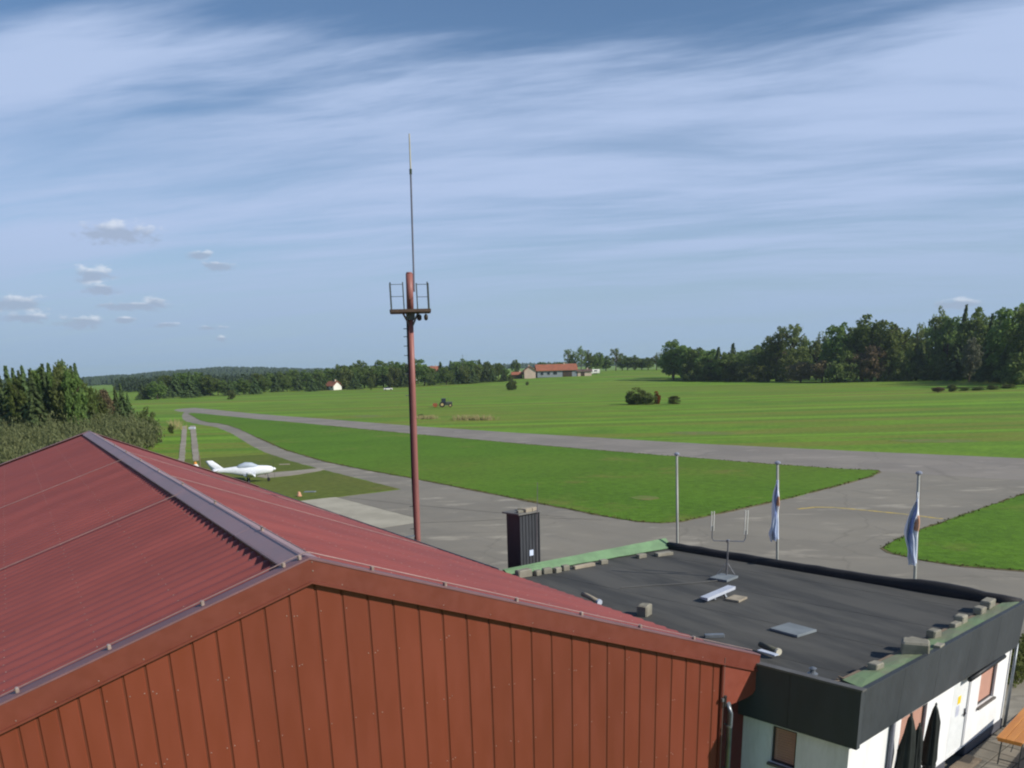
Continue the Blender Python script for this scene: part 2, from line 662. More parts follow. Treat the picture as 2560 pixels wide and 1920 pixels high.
RW_FAR = [(36.5, 249.0), (38.5, 256.5), (41.0, 260.0), (44.1, 261.5), (45.3, 244.4), (46.2, 216.2), (47.3, 198.0), (48.9, 178.6), (51.0, 160.0),
          (53.9, 125.0), (57.6, 96.8), (60.0, 82.8), (62.0, 71.1), (63.9, 61.3), (65.4, 55.9), (68.7, 44.1), (72.3, 32.8), (78.5, 12.0), (92.0, -34.0)]
RW_NEAR = [(35.9, 238.0), (37.3, 227.0), (38.5, 209.2), (39.5, 193.0), (40.9, 171.5), (42.7, 157.6), (44.1, 138.0), (46.3, 107.5), (48.9, 81.1), (50.7, 66.7),
           (52.4, 55.3), (53.9, 44.3), (55.7, 37.1), (57.0, 32.0), (62.0, 14.0), (74.0, -34.0)]
sheet('runway', RW_FAR + RW_NEAR[::-1], -0.02, 0.008, M_RUNW, rough=0.12, seed=3)
TX_LOW = [(29.5, 192.8), (28.2, 181.0), (27.8, 171.1), (28.1, 161.2), (28.5, 151.8), (27.1, 134.8), (24.6, 114.3), (22.9, 101.0), (22.0, 89.6),
          (21.7, 81.3), (21.6, 75.2), (21.7, 68.8), (21.8, 63.3), (21.9, 56.5), (22.1, 51.1), (17.1, 50.2)]
APRON = TX_LOW + [(7.6, 49.6), (7.6, -3.0), (16.0, -9.0), (36.0, -36.0), (76.0, -36.0), (62.5, 14.0), (57.3, 32.0), (56.0, 37.1), (54.2, 44.3),
                  (51.0, 66.7), (46.6, 107.5), (43.0, 157.6), (39.9, 193.0), (36.5, 232.0), (33.6, 218.0), (31.2, 204.0)]
sheet('apron', APRON, -0.03, 0.004, M_ASPH, rough=0.10, seed=5)
ISL1 = [(35.2, 219.0), (32.96, 197.8), (31.3, 183.2), (30.7, 171.3), (31.5, 165.0), (31.5, 156.3), (30.3, 141.8), (27.6, 118.5), (24.9, 93.5),
        (24.2, 76.2), (24.8, 64.7), (25.5, 57.9), (25.95, 49.9), (26.4, 41.4), (26.7, 35.9), (26.95, 31.1), (27.4, 28.4), (28.1, 27.2), (29.3, 26.9),
        (32.2, 27.5), (39.5, 29.1), (47.5, 31.3), (53.1, 33.1), (56.0, 34.6), (56.7, 35.3), (55.6, 37.4), (53.9, 44.3), (52.4, 55.3), (50.7, 66.7),
        (48.9, 81.1), (46.3, 107.5), (44.1, 138.0), (42.7, 157.6), (40.9, 171.5), (39.5, 193.0), (37.6, 217.0), (36.4, 222.0)]
sheet('lawn', ISL1, -0.01, 0.035, M_LAWN, rough=0.14, seed=7)
ISL2 = [(31.9, 15.3), (33.2, 15.95), (34.6, 16.4), (38.0, 17.4), (40.8, 18.1), (46.1, 19.4), (52.9, 21.1), (60.0, 14.0), (68.0, -20.0), (40.0, -14.0),
        (34.5, 6.0), (32.6, 9.0), (31.5, 10.9), (31.1, 12.4), (31.15, 13.4), (31.4, 14.5)]
soil(ISL1, 41)
soil(ISL2, 42)
sheet('lawn', ISL2, -0.01, 0.035, M_LAWN, rough=0.10, seed=8)
LAWN3 = [(9.6, 92.0), (21.9, 89.4), (21.6, 81.3), (21.45, 75.2), (21.6, 68.8), (21.7, 63.3), (21.8, 56.5), (21.95, 51.3), (17.1, 50.3), (7.9, 49.8), (7.9, 70.0)]
sheet('lawn', LAWN3, -0.01, 0.03, grass_material('worn_lawn', lin(96, 110, 44), lin(118, 110, 60), lin(76, 100, 36), lin(138, 118, 74), band=False), rough=0.12, seed=9)
sheet('concrete_pad', [(8.3, 51.0), (13.9, 50.8), (16.6, 50.25), (17.55, 38.1), (17.1, 36.4), (14.3, 35.9), (8.3, 35.0)], -0.02, 0.012, M_CONC)
sheet('path', [(15.1, 68.0), (16.6, 70.2), (19.1, 70.0), (21.75, 70.55), (21.8, 69.1), (21.0, 68.1), (17.7, 66.3), (15.4, 66.1)], 0.0, 0.045, M_PATH, rough=0.12, seed=4)
sheet('track', [(24.2, 161.0), (25.0, 161.0), (12.35, 88.0), (11.7, 88.0), (10.6, 84.0), (10.0, 84.0)][:4], -0.02, 0.05, M_PATH, rough=0.06, seed=21)
sheet('track', [(25.6, 161.3), (26.5, 161.0), (13.9, 88.0), (13.2, 88.0)], -0.02, 0.05, M_PATH, rough=0.06, seed=22)
APR = bpy.data.objects['apron']
# painted guide line and sealed joints, flat on the asphalt
yl = MB()
Y = [(38.86, 25.79), (40.05, 25.42), (40.3, 23.22), (40.87, 20.97), (41.07, 18.55)]
Y = [(37.6, 25.9), (38.9, 25.7), (39.7, 24.9), (40.2, 23.3), (40.75, 21.0), (41.0, 18.6)]
for (a, b) in zip(Y, Y[1:]):
    dx, dy = b[0] - a[0], b[1] - a[1]
    L = hypot(dx, dy)
    nx, ny = -dy / L * 0.16, dx / L * 0.16
    yl.add([(a[0] - nx, a[1] - ny, 0.009), (b[0] - nx, b[1] - ny, 0.009), (b[0] + nx, b[1] + ny, 0.009), (a[0] + nx, a[1] + ny, 0.009)], [(0, 1, 2, 3)])
put('painted_line', yl, mat('faded_yellow_paint', lin(196, 170, 84), lin(150, 142, 110), scale=2.2, rough=0.8, lo=0.42, hi=0.6), APR)
jm = mat('joint_sealant', lin(104, 99, 88), lin(124, 119, 108), scale=1.0, rough=0.9)
for pts in ([(16.9, 36.2), (20.0, 34.6), (23.4, 33.4), (26.2, 30.2)], [(17.0, 50.0), (19.6, 43.0), (22.5, 36.5), (25.0, 32.4)], [(16.65, 50.2), (17.6, 38.1)]):
    b = MB()
    for (p, q) in zip(pts, pts[1:]):
        dx, dy = q[0] - p[0], q[1] - p[1]
        L = hypot(dx, dy)
        nx, ny = -dy / L * 0.028, dx / L * 0.028
        b.add([(p[0] - nx, p[1] - ny, 0.0145), (q[0] - nx, q[1] - ny, 0.0145), (q[0] + nx, q[1] + ny, 0.0145), (p[0] + nx, p[1] + ny, 0.0145)], [(0, 1, 2, 3)])
    put('joint', b, jm, APR)
# worn, dry patches in the turf
M_DRY = mat('dry_turf', lin(118, 118, 60), lin(94, 122, 40), scale=0.8, rough=0.95, lo=0.40, hi=0.58)
for i, (P_, z_) in enumerate(([[(70.5, 79.0), (73.6, 79.5), (76.2, 76.2), (76.6, 71.5), (73.3, 71.5), (70.4, 75.0)], 0.012],
                              [[(79.5, 52.0), (82.8, 50.5), (85.1, 46.4), (84.4, 44.2), (81.2, 45.6), (79.1, 48.8)], 0.012],
                              [[(32.6, 36.1), (33.7, 36.4), (34.3, 35.4), (33.9, 34.5), (32.8, 34.3), (32.4, 35.1)], 0.045],
                              [[(58.1, 166.6), (62.7, 167.2), (63.1, 158.9), (58.1, 157.0)], 0.012])):
    sheet('dry_patch', P_, -0.01, z_, M_DRY, rough=0.35, seed=60 + i)


# ------------------------------------------------------------------ hangar
AZ = 6.30          # ridge height
TL, TR = 0.325, 0.361
LEN = 35.5
XR, XL = 8.25, -8.8
M_ROOF = mat('red_roof_sheet', lin(144, 78, 72), lin(130, 72, 68), scale=0.5, rough=0.55, spec=0.2, stretch=(0.4, 1, 1), rnd=0.04)
M_CAP = mat('mauve_grey_ridge_sheet', lin(160, 132, 134), lin(148, 126, 128), scale=0.6, rough=0.5, spec=0.3)  # ridge capping, greyer and paler than the red roof sheets
M_TRIM = mat('red_trim_sheet', lin(122, 62, 48), lin(114, 58, 46), scale=0.6, rough=0.45, spec=0.45)
M_TRIMTOP = mat('mauve_grey_trim_flange', lin(134, 98, 100), lin(120, 90, 92), scale=0.7, rough=0.5, spec=0.3)  # flange on the verge, greyer than the red board under it
M_WALL = mat('red_brown_cladding', lin(124, 60, 40), lin(115, 56, 38), scale=0.35, rough=0.5, spec=0.4, stretch=(1, 1, 0.25), rnd=0.045)
M_GAP = mat('cladding_joint', lin(104, 52, 30), lin(94, 46, 28), scale=1.0, rough=0.7)
M_ZINC = mat('zinc_sheet', lin(136, 142, 146), lin(112, 118, 124), scale=1.5, rough=0.4, metal=0.5)
M_WIRE = mat('lightning_wire', lin(160, 136, 130), lin(140, 120, 116), scale=3.0, rough=0.4, metal=0.3)
M_SCREW = mat('screw_head', lin(188, 168, 156), lin(150, 130, 120), scale=5.0, rough=0.35, metal=0.3)
M_DARKRED = mat('dark_red_board', lin(104, 46, 44), lin(92, 42, 40), scale=0.8, rough=0.6)

hangar = empty('hangar', (0, LEN / 2, 0), 0, 'red metal hangar with corrugated gable roof and brown-red panelled gable wall', 'hangar')


def eave(y):
    """right eave: the old hangar is not quite parallel, its far corner sits lower and further in"""
    t = y / LEN
    return 8.25 - 0.65 * t, 3.40 - 0.35 * t


def roofz(x, y=0.0):
    if x < 0:
        return AZ + TL * x
    ex, ez = eave(y)
    return AZ - (AZ - ez) / ex * x


# corrugated sheets, one metre wide, three waves each
SW = 35.26 / 31
PITCH = SW / 3


def sheet_mesh(side, y0=0.0):
    vs, fs = [], []
    n = 25
    for i in range(n):
        s = i / (n - 1)
        z = -0.07 + 0.07 * (0.5 - 0.5 * cos(2 * pi * s * 3))
        y = s * SW + (0.02 if i == n - 1 else 0)
        zz = z + (0.004 if i == n - 1 else 0)
        x1 = XL if side < 0 else eave(y0 + y)[0]
        for xx in (side * 0.02, x1):
            vs.append((xx, y, roofz(xx, y0 + y) - AZ + zz))
    for i in range(n - 1):
        a, b, c, d = 2 * i, 2 * i + 1, 2 * i + 3, 2 * i + 2
        fs.append((a, b, c, d) if side < 0 else (a, d, c, b))
    return MB().add(vs, fs).mesh('roof_sheet', M_ROOF, True)


left_me = sheet_mesh(-1)
for k in range(31):
    put('roof_sheet', left_me, None, hangar, (0, 0.12 + k * SW, AZ))
    put('roof_sheet', sheet_mesh(1, 0.12 + k * SW), None, hangar, (0, 0.12 + k * SW, AZ))
# end sheets: narrow closing strip at the far verge is covered by its trim
# ridge capping in three metre lengths, slightly lapped
cap = MB()
hw = 0.30
for k in (0,):
    vs = []
    for y in (0.0, 3.04):
        for (x, z) in ((-hw, -hw * TL + 0.02), (-hw, -hw * TL + 0.045), (-0.05, 0.055), (0, 0.075), (0.05, 0.055), (hw, -hw * TR + 0.045), (hw, -hw * TR + 0.02)):
            vs.append((x, y, z))
    cap.add(vs, [(i, i + 1, i + 8, i + 7) for i in range(6)] + [(6, 5, 4, 3, 2, 1, 0), (7, 8, 9, 10, 11, 12, 13)])
capme = cap.mesh('ridge_cap', M_CAP)
for k in range(12):
    y = 0.10 + k * 2.96
    put('ridge_cap', capme, None, hangar, (0, y, AZ + (0.003 if k % 2 else 0)))
# dark foam filler under the capping closes the waves
put('ridge_filler', MB().box(-0.285, -0.25, 0.15, LEN - 0.15, AZ - 0.14, AZ - 0.045), M_GAP, hangar)

# gable cladding: one object per panel
RIBS = [-3.673, -3.459, -3.231, -2.994, -2.734, -2.466, -2.196, -1.9, -1.605, -1.297, -0.979, -0.652, -0.314, 0.056, 0.416, 0.781, 1.151,
        1.534, 1.909, 2.296, 2.674, 3.043, 3.411, 3.783, 4.169, 4.518, 4.876, 5.244, 5.578, 5.93, 6.271, 6.603, 6.933, 7.251, 7.45]
x = RIBS[0]
while x > XL + 0.9:
    x -= 0.24
    RIBS.insert(0, x)
HV = 0.235
put('gable_wall', MB().prism_y([(RIBS[0], 0), (7.45, 0), (7.45, roofz(7.45) - 0.1), (0, AZ - 0.1), (RIBS[0], roofz(RIBS[0]) - 0.1)], 0.048, 0.16), M_GAP, hangar)
gable = bpy.data.objects['gable_wall']
G2 = 0.011
for a, b in zip(RIBS, RIBS[1:]):
    x0, x1 = a + G2, b - G2
    tops = [(x0, roofz(x0) - 0.12), (x1, roofz(x1) - 0.12)]
    if x0 < 0 < x1:
        tops = [tops[0], (0, AZ - 0.12), tops[1]]
    e = 0.012
    # front face proud, edges folded back
    front = [(x0 + e, 0.02)] + [(x1 - e, 0.02)] + [(min(max(tx, x0 + e), x1 - e), tz) for tx, tz in tops[::-1]]
    back = [(x0, 0.02)] + [(x1, 0.02)] + tops[::-1]
    n = len(front)
    vs = [(px_, 0.035, pz) for px_, pz in front] + [(px_, 0.0475, pz) for px_, pz in back]
    fs = [tuple(range(n))] + [((i + 1) % n, i, n + i, n + (i + 1) % n) for i in range(n)]
    put('wall_panel', MB().add(vs, fs), M_WALL, gable)
# verge trims: board with a lip below and a flange over the roof edge
def verge(xa, xb, yf, flip=1):
    t = lambda x: roofz(x, yf)
    m1, m2 = MB(), MB()
    za, zb = t(xa), t(xb)
    y0, y1 = (yf - 0.03, yf + 0.03)
    hx = lambda dz0, dz1, ya, yb: [(xa, ya, za + dz0), (xb, ya, zb + dz0), (xb, yb, zb + dz0), (xa, yb, za + dz0),
                                   (xa, ya, za + dz1), (xb, ya, zb + dz1), (xb, yb, zb + dz1), (xa, yb, za + dz1)]
    m1.hexa(hx(-HV, 0.06, y0, y1))
    m1.hexa(hx(-HV - 0.032, -HV - 0.001, y0 - 0.018, y1 + 0.01))
    m2.hexa(hx(0.061, 0.085, y0 - 0.01, yf + 0.17 * flip + 0.03) if flip > 0 else hx(0.061, 0.085, yf - 0.2, y1 + 0.01))
    return m1, m2


for side in (-1, 1):
    for yf, fl in ((0.0, 1), (LEN, -1)):
        xa, xb = 0, (XL if side < 0 else eave(yf)[0] + 0.1)
        # lengths of trim with butt joints
        n = 4
        for k in range(n):
            p, q = xa + (xb - xa) * k / n, xa + (xb - xa) * (k + 1) / n
            if xb < 0:
                p, q = q, p
            a, b = verge(p, q, yf, fl)
            tr = put('verge_trim', a, M_TRIM, hangar)
            put('flange', b, M_TRIMTOP, tr)
# side and rear walls
for nm, bx_ in (('side_wall', (6.9, 7.0, 0.161, LEN - 0.2, 0, 3.3)), ('side_wall', (-8.2, -8.1, 0.161, LEN - 0.2, 0, 3.55))):
    put(nm, MB().box(*bx_), M_WALL, hangar)
put('rear_wall', MB().prism_y([(-8.09, 0), (6.89, 0), (6.89, 3.2), (0, AZ - 0.12), (-8.09, 3.5)], LEN - 0.2, LEN - 0.1), M_WALL, hangar)
put('gable_wall', MB().prism_y([(-8.2, 0.0), (RIBS[0] - 0.002, 0), (RIBS[0] - 0.002, roofz(RIBS[0]) - 0.12), (-8.2, roofz(-8.2) - 0.12)], 0.036, 0.15), M_WALL, hangar)
# boxed eave at the near right corner
EB = [(7.47, 3.60), (8.30, 3.30), (8.34, 3.23), (8.34, 2.99), (8.28, 2.95), (8.34, 2.84), (8.31, 2.76), (8.23, 2.67), (8.1, 2.63), (7.93, 2.60), (7.60, 2.57), (7.47, 2.60)]
put('eave_box', MB().prism_y(EB, -0.012, 0.33), mat('eave_box_sheet', lin(140, 72, 56), lin(130, 68, 54), scale=0.8, rough=0.5), hangar)
put('connecting_wall', MB().box(7.46, 8.7, 0.34, 0.42, 0, 3.1), M_DARKRED, hangar)
put('corner_trim', MB().box(7.44, 7.475, -0.008, 0.034, 0, 3.56), M_TRIM, hangar)
# rain gutter along the far part of the right eave
for k in range(9):
    rings = []
    for y in (9.9 + k * 2.84, 9.9 + (k + 1) * 2.84 - 0.004):
        gx, gz = eave(y)
        rings.append([(gx + dx, y, gz + dz) for dx, dz in ((-0.02, -0.02), (-0.02, -0.12), (0.04, -0.17), (0.12, -0.12), (0.13, -0.02), (0.115, -0.02), (0.10, -0.11), (0.04, -0.15), (-0.005, -0.11), (-0.005, -0.02))])
    put('gutter', MB().loft(rings), M_ZINC, hangar)
put('eave_board', MB().loft([[(eave(y)[0] + dx, y, eave(y)[1] + dz) for dx, dz in ((-0.3, -0.05), (-0.3, -0.2), (-0.12, -0.2), (-0.12, -0.08))] for y in (0.4, LEN - 0.1)]), M_TRIM, hangar)
# downpipe on the corner with brackets
dp = put('downpipe', MB().tube([(7.68, 0.2, 2.66), (7.62, -0.02, 2.60), (7.60, -0.10, 2.45), (7.585, -0.1, 0.3)], 0.05, 10), M_ZINC, hangar, smooth=True)
for z in (2.2, 1.3, 0.5):
    put('bracket', MB().lathe([(0.058, -0.02), (0.06, 0.02)], 10, (7.59, -0.1, z)).bar((7.59, -0.06, z), (7.59, 0.03, z), 0.025), M_ZINC, dp)
put('junction_box', MB().bbox(7.485, 7.55, -0.05, -0.009, 2.58, 2.80, 0.008), mat('black_plastic', lin(38, 36, 36), rough=0.5), hangar)
put('floodlight', MB().box(7.43, 7.47, -0.06, -0.012, 2.70, 2.76), M_ZINC, hangar)

# lightning protection: bare wires with clamps over verge, ridge and slopes
def wire(pts, r=0.0075):
    return put('lightning_wire', MB().tube(pts, r, 5), M_WIRE, hangar)


w1 = wire([(XL + 0.3, 0.08, roofz(XL + 0.3) + 0.12), (-0.05, 0.08, AZ + 0.13), (0, 0.08, AZ + 0.14), (0.05, 0.08, AZ + 0.13), (XR, 0.08, roofz(XR) + 0.12)])
w2 = wire([(0.02, 0.05, AZ + 0.13), (0.02, LEN - 0.1, AZ + 0.11)])
for yy in (8.9, 19.2):
    wire([(-0.1, yy, AZ + 0.02), (XL, yy, roofz(XL) + 0.012)], 0.009)
for yy in (13.0, 22.4):
    wire([(0.1, yy, AZ + 0.02), (7.7, yy, roofz(7.7, yy) + 0.012)], 0.009)
wire([(7.47, -0.035, 3.55), (7.47, -0.035, 0.2)], 0.006)
for x in (-4.6, -3.6, -2.55, -1.4, -0.32, -0.1, 0.9, 2.0, 3.2, 4.4, 5.6, 6.8):
    z = roofz(x)
    put('wire_clamp', MB().bbox(x - 0.022, x + 0.022, 0.05, 0.12, z + 0.085, z + 0.145, 0.008), M_SCREW, w1)
for k in range(9):
    put('wire_clamp', MB().bbox(0.0, 0.04, 2.5 + k * 3.6, 2.56 + k * 3.6, AZ + 0.055, AZ + 0.14, 0.008), M_SCREW, w2)

# fixings: too small to pick apart
sc = MB()


def screw(x, y, z, nx, ny, nz, r=0.012):
    n = Vector((nx, ny, nz)).normalized()
    a = n.orthogonal().normalized()
    b = n.cross(a)
    c = Vector((x, y, z))
    sc.add([c + a * r, c + b * r, c - a * r, c - b * r, c + n * r * 0.9], [(0, 1, 4), (1, 2, 4), (2, 3, 4), (3, 0, 4)])


rs = random.Random(5)
for i, a in enumerate(RIBS):
    if a < -4 or a > 7.3:
        continue
    for z in (3.95, 2.95, 1.9, 4.9, 5.6):
        if z < roofz(a) - 0.5:
            for dx in ((-0.05, 0.05, 0.09) if i % 3 == 0 else (0.05,)):
                if rs.random() < 0.8:
                    screw(a + dx, 0.034, z + rs.uniform(-0.03, 0.03), 0, -1, 0.2, 0.011)
    if i % 2 == 0:
        screw(a, -0.031, roofz(a) - 0.2, 0, -1, 0.2, 0.011)
for side in (-1, 1):
    t = TL if side < 0 else TR
    for k in range(93):
        y = 0.12 + PITCH / 2 + k * PITCH
        for x in (0.45, 1.55, 2.65, 3.75, 4.85, 5.95, 7.05):
            if rs.random() < 0.85:
                xx = side * (x + rs.uniform(-0.02, 0.02))
                screw(xx, y, roofz(xx, y) + 0.001, side * t, 0, 1, 0.011)
for z in (0.02, -0.1):
    screw(0.03, -0.031, AZ + z, 0, -1, 0.2, 0.014)
put('fixing_screws', sc, M_SCREW, hangar, kind='stuff')

# ------------------------------------------------------------------ club house (its own skewed plan, local u/v frame)
TH = radians(12.8)
CO = Vector((8.76, -2.01, 0))
cu, cv = (cos(TH), sin(TH)), (-sin(TH), cos(TH))


def cw(u, v, z=0.0):
    return Vector((CO.x + u * cu[0] + v * cv[0], CO.y + u * cu[1] + v * cv[1], z))


M_FASC = mat('slate_grey_fascia', lin(66, 71, 74), lin(56, 61, 64), scale=0.9, rough=0.6, stretch=(1, 1, 0.35), rnd=0.05)
M_BITU = mat('bitumen_felt', lin(86, 85, 80), lin(56, 57, 56), scale=0.9, rough=0.85, stretch=(1.3, 0.22, 1), rnd=0.07, bump=0.003, bscale=60)
M_BLACK = mat('black_membrane', lin(40, 38, 38), lin(30, 29, 30), scale=1.4, rough=0.7, bump=0.01, bscale=5)
M_GREEN = mat('weathered_green_edge', lin(120, 154, 112), lin(106, 134, 100), scale=1.6, rough=0.7, bump=0.003, bscale=12)
M_GREEN2 = mat('dusty_green_edge', lin(122, 146, 106), lin(128, 128, 106), scale=1.1, rough=0.8, bump=0.003, bscale=12)
M_WHITE = mat('white_render', lin(242, 242, 240), lin(230, 230, 226), scale=0.9, rough=0.8, bump=0.002, bscale=40, stretch=(2.2, 2.2, 0.5))
M_PLINTH = mat('plinth_grey', lin(92, 92, 98), lin(78, 78, 84), scale=0.8, rough=0.8)
M_SHUT = mat('pink_beige_shutter', lin(196, 150, 130), lin(186, 142, 124), scale=0.9, rough=0.6)
M_FRAME = mat('dark_window_frame', lin(70, 62, 62), lin(60, 54, 54), scale=2, rough=0.5)
M_DOOR = mat('white_door_leaf', lin(232, 234, 232), lin(222, 226, 224), scale=0.7, rough=0.5)
M_SILL = mat('grey_sill', lin(112, 110, 104), lin(96, 94, 90), scale=2, rough=0.6)
M_BOARD = mat('weathered_board', lin(134, 118, 98), lin(112, 100, 84), scale=1.2, rough=0.85, stretch=(1, 1, 1))

club = empty('club_house', CO, TH, 'flat-roofed white clubhouse with slate-grey fascia and green roof edges', 'building')
L = dict(parent=club, local=True)
# roof deck in felt strips running away from the camera
left = lambda v: 2.04 * max(0.0, (v - 2.68)) / (11.63 - 2.68) - 0.55
far = lambda u: 11.63 + (10.58 - 11.63) * (u - 2.04) / (8.14 - 2.04)
NS = 8
for k in range(NS):
    u0, u1 = -0.0 + k * 7.95 / NS, (k + 1) * 7.95 / NS
    z = 3.108 + 0.003 * (k % 2)
    vn = 0.05
    poly = []
    pts = [(u0, vn), (u1 + 0.03, vn), (u1 + 0.03, min(far(u1), 11.5)), (u0, min(far(max(u0, 1.6)), 11.6))]
    if u0 < 2.0:   # clipped by the hangar eave
        vL = lambda u: 2.68 + (u + 0.55) * (11.63 - 2.68) / 2.04
        pts = [(u0, vn), (u1 + 0.03, vn), (u1 + 0.03, min(vL(u1 + 0.03), far(2.04))), (u0, min(vL(u0), far(2.04)))]
    put('felt_strip', MB().prism(pts, 2.9, z), M_BITU, **L)
# fascia panels: sunlit long side and shaded hangar side
for k in range(5):
    a, b = 0.125 + k * (7.84 / 5), 0.125 + (k + 1) * (7.84 / 5) - 0.006
    put('fascia_panel', MB().hexa([(a, 0.06, 2.15), (b, 0.06, 2.15), (b, 0.16, 2.15), (a, 0.16, 2.15), (a, 0, 3.25), (b, 0, 3.25), (b, 0.10, 3.25), (a, 0.10, 3.25)]), M_FASC, **L)
for k, (a, b) in enumerate(((-0.0, 1.35), (1.356, 2.75))):
    put('fascia_panel', MB().hexa([(0.0, a, 2.15), (0.12, a, 2.15), (0.12, b, 2.15), (0.0, b, 2.15), (-0.02, a, 3.25), (0.11, a, 3.25), (0.11, b, 3.25), (-0.02, b, 3.25)]), M_FASC, **L)
# capping strips on the fascia
put('edge_capping', MB().hexa([(-0.05, -0.03, 3.25), (0.10, -0.03, 3.25), (0.10, 2.75, 3.25), (-0.05, 2.75, 3.25), (-0.05, -0.03, 3.285), (0.10, -0.03, 3.285), (0.10, 2.75, 3.285), (-0.05, 2.75, 3.285)]),
    mat('grey_edge_capping', lin(104, 104, 100), lin(86, 84, 82), scale=1.2, rough=0.6), **L)
put('edge_capping', MB().hexa([(0.102, -0.03, 3.25), (7.97, -0.03, 3.25), (7.97, 0.06, 3.25), (0.102, 0.06, 3.25), (0.102, -0.03, 3.282), (7.97, -0.03, 3.282), (7.97, 0.06, 3.282), (0.102, 0.06, 3.282)]), M_FASC, **L)
# green edge strips
def strip(name, pts, m, n=6, jit=0.012, seed=1):
    """warped sheet strip between an outer and an inner line"""
    r = random.Random(seed)
    (o0, o1, i0, i1) = [Vector(p) for p in pts]
    vs, fs = [], []
    for k in range(n + 1):
        t = k / n
        for q in range(4):
            s = q / 3
            p = o0.lerp(o1, t).lerp(i0.lerp(i1, t), s)
            vs.append(p + Vector((r.uniform(-jit, jit) * 0.4, r.uniform(-jit, jit), r.uniform(0, jit) * (1 if 0 < q < 3 else 0.4))))
    for k in range(n):
        for q in range(3):
            a = k * 4 + q
            fs.append((a, a + 4, a + 5, a + 1))
    o = put(name, MB().add(vs, fs), m, smooth=False, **L)
    sol = o.modifiers.new('thick', 'SOLIDIFY')
    sol.thickness = 0.02
    sol.offset = -1
    return o


strip('green_edge', [(0.12, 0.075, 3.262), (7.7, 0.075, 3.262), (0.4, 0.54, 3.215), (7.55, 0.40, 3.215)], M_GREEN2, 18, 0.02, 3)
strip('green_edge', [(2.1, 11.60, 3.26), (8.14, 10.56, 3.38), (2.1, 11.32, 3.125), (8.05, 10.22, 3.13)], M_GREEN, 14, 0.015, 4)
put('edge_batten', MB().hexa([(0.5, 0.535, 3.113), (7.5, 0.40, 3.113), (7.5, 0.50, 3.113), (0.5, 0.635, 3.113), (0.5, 0.535, 3.205), (7.5, 0.40, 3.205), (7.5, 0.50, 3.205), (0.5, 0.635, 3.205)]), M_BOARD, **L)
put('rear_fascia', MB().hexa([(2.1, 11.5, 2.2), (8.14, 10.46, 2.2), (8.14, 10.55, 2.2), (2.1, 11.59, 2.2), (2.1, 11.5, 3.27), (8.14, 10.46, 3.27), (8.14, 10.55, 3.27), (2.1, 11.59, 3.27)]), M_GREEN, **L)
# black upstand along the airfield side, sagging membrane over it
cb = MB()
rr = random.Random(8)
NSEG = 26
ring = []
for k in range(NSEG + 1):
    v = 0.12 + (10.4 - 0.12) * k / NSEG
    u = 7.93 + 0.018 * v
    hump = 0.10 * exp(-((v - 1.9) / 0.9) ** 2)
    h = 0.19 + hump + rr.uniform(-0.012, 0.012)
    wd = 0.22 + 0.5 * hump
    ring.append([(u - wd, v, 3.10), (u - wd * 0.8, v, 3.10 + h * 0.75), (u - wd * 0.4, v, 3.10 + h), (u + 0.03, v, 3.10 + h), (u + 0.06, v, 3.10 + h * 0.8), (u + 0.06, v, 2.5)])
cb.loft(ring)
put('black_upstand', cb, M_BLACK, smooth=True, **L)
put('side_fascia', MB().hexa([(7.86, 0.17, 2.15), (7.95, 0.17, 2.15), (8.1, 10.4, 2.15), (8.0, 10.4, 2.15), (7.88, 0.17, 3.0), (7.965, 0.17, 3.0), (8.12, 10.4, 3.0), (8.02, 10.4, 3.0)]), M_FASC, **L)
# rendered walls with openings
def wall_with_holes(axis, at, depth, a0, a1, z0, z1, holes, m, name='wall'):
    """wall slab along u (axis 'u') or v with rectangular holes, built of blocks that butt"""
    mb = MB()
    xs = sorted({a0, a1} | {h[0] for h in holes} | {h[1] for h in holes})
    zs = sorted({z0, z1} | {h[2] for h in holes} | {h[3] for h in holes})
    for x0, x1 in zip(xs, xs[1:]):
        run = None
        for y0, y1 in zip(zs, zs[1:]):
            cx, cz = (x0 + x1) / 2, (y0 + y1) / 2
            if any(h[0] < cx < h[1] and h[2] < cz < h[3] for h in holes):
                continue
            if axis == 'u':
                mb.box(x0, x1, at, at + depth, y0, y1)
            else:
                mb.box(at, at + depth, x0, x1, y0, y1)
    return put(name, mb, m, **L)


WA, DO, WB = (2.24, 3.42, 0.75, 2.0), (4.75, 5.72, 0.27, 2.12), (6.26, 7.22, 1.06, 1.96)
wl = wall_with_holes('u', 0.2, 0.25, 0.15, 8.06, 0.26, 2.3, [WA, DO, WB], M_WHITE)
ws = wall_with_holes('v', 0.152, 0.25, 0.452, 4.0, 0.0, 2.3, [(1.22, 1.74, 1.30, 2.06)], M_WHITE)
wr = wall_with_holes('v', 7.8, 0.24, 0.452, 10.2, 0.0, 2.3, [], M_WHITE)
put('wall', MB().hexa([(2.2, 11.2, 0), (7.79, 10.2, 0), (7.79, 10.4, 0), (2.2, 11.4, 0), (2.2, 11.2, 2.3), (7.79, 10.2, 2.3), (7.79, 10.4, 2.3), (2.2, 11.4, 2.3)]), M_WHITE, **L)
put('plinth', MB().box(0.17, 4.70, 0.17, 0.44, 0, 0.255).box(5.76, 8.04, 0.17, 0.44, 0, 0.255), M_PLINTH, **L)
put('soffit', MB().box(0.125, 7.84, 0.162, 0.198, 2.155, 2.20), M_FASC, **L)


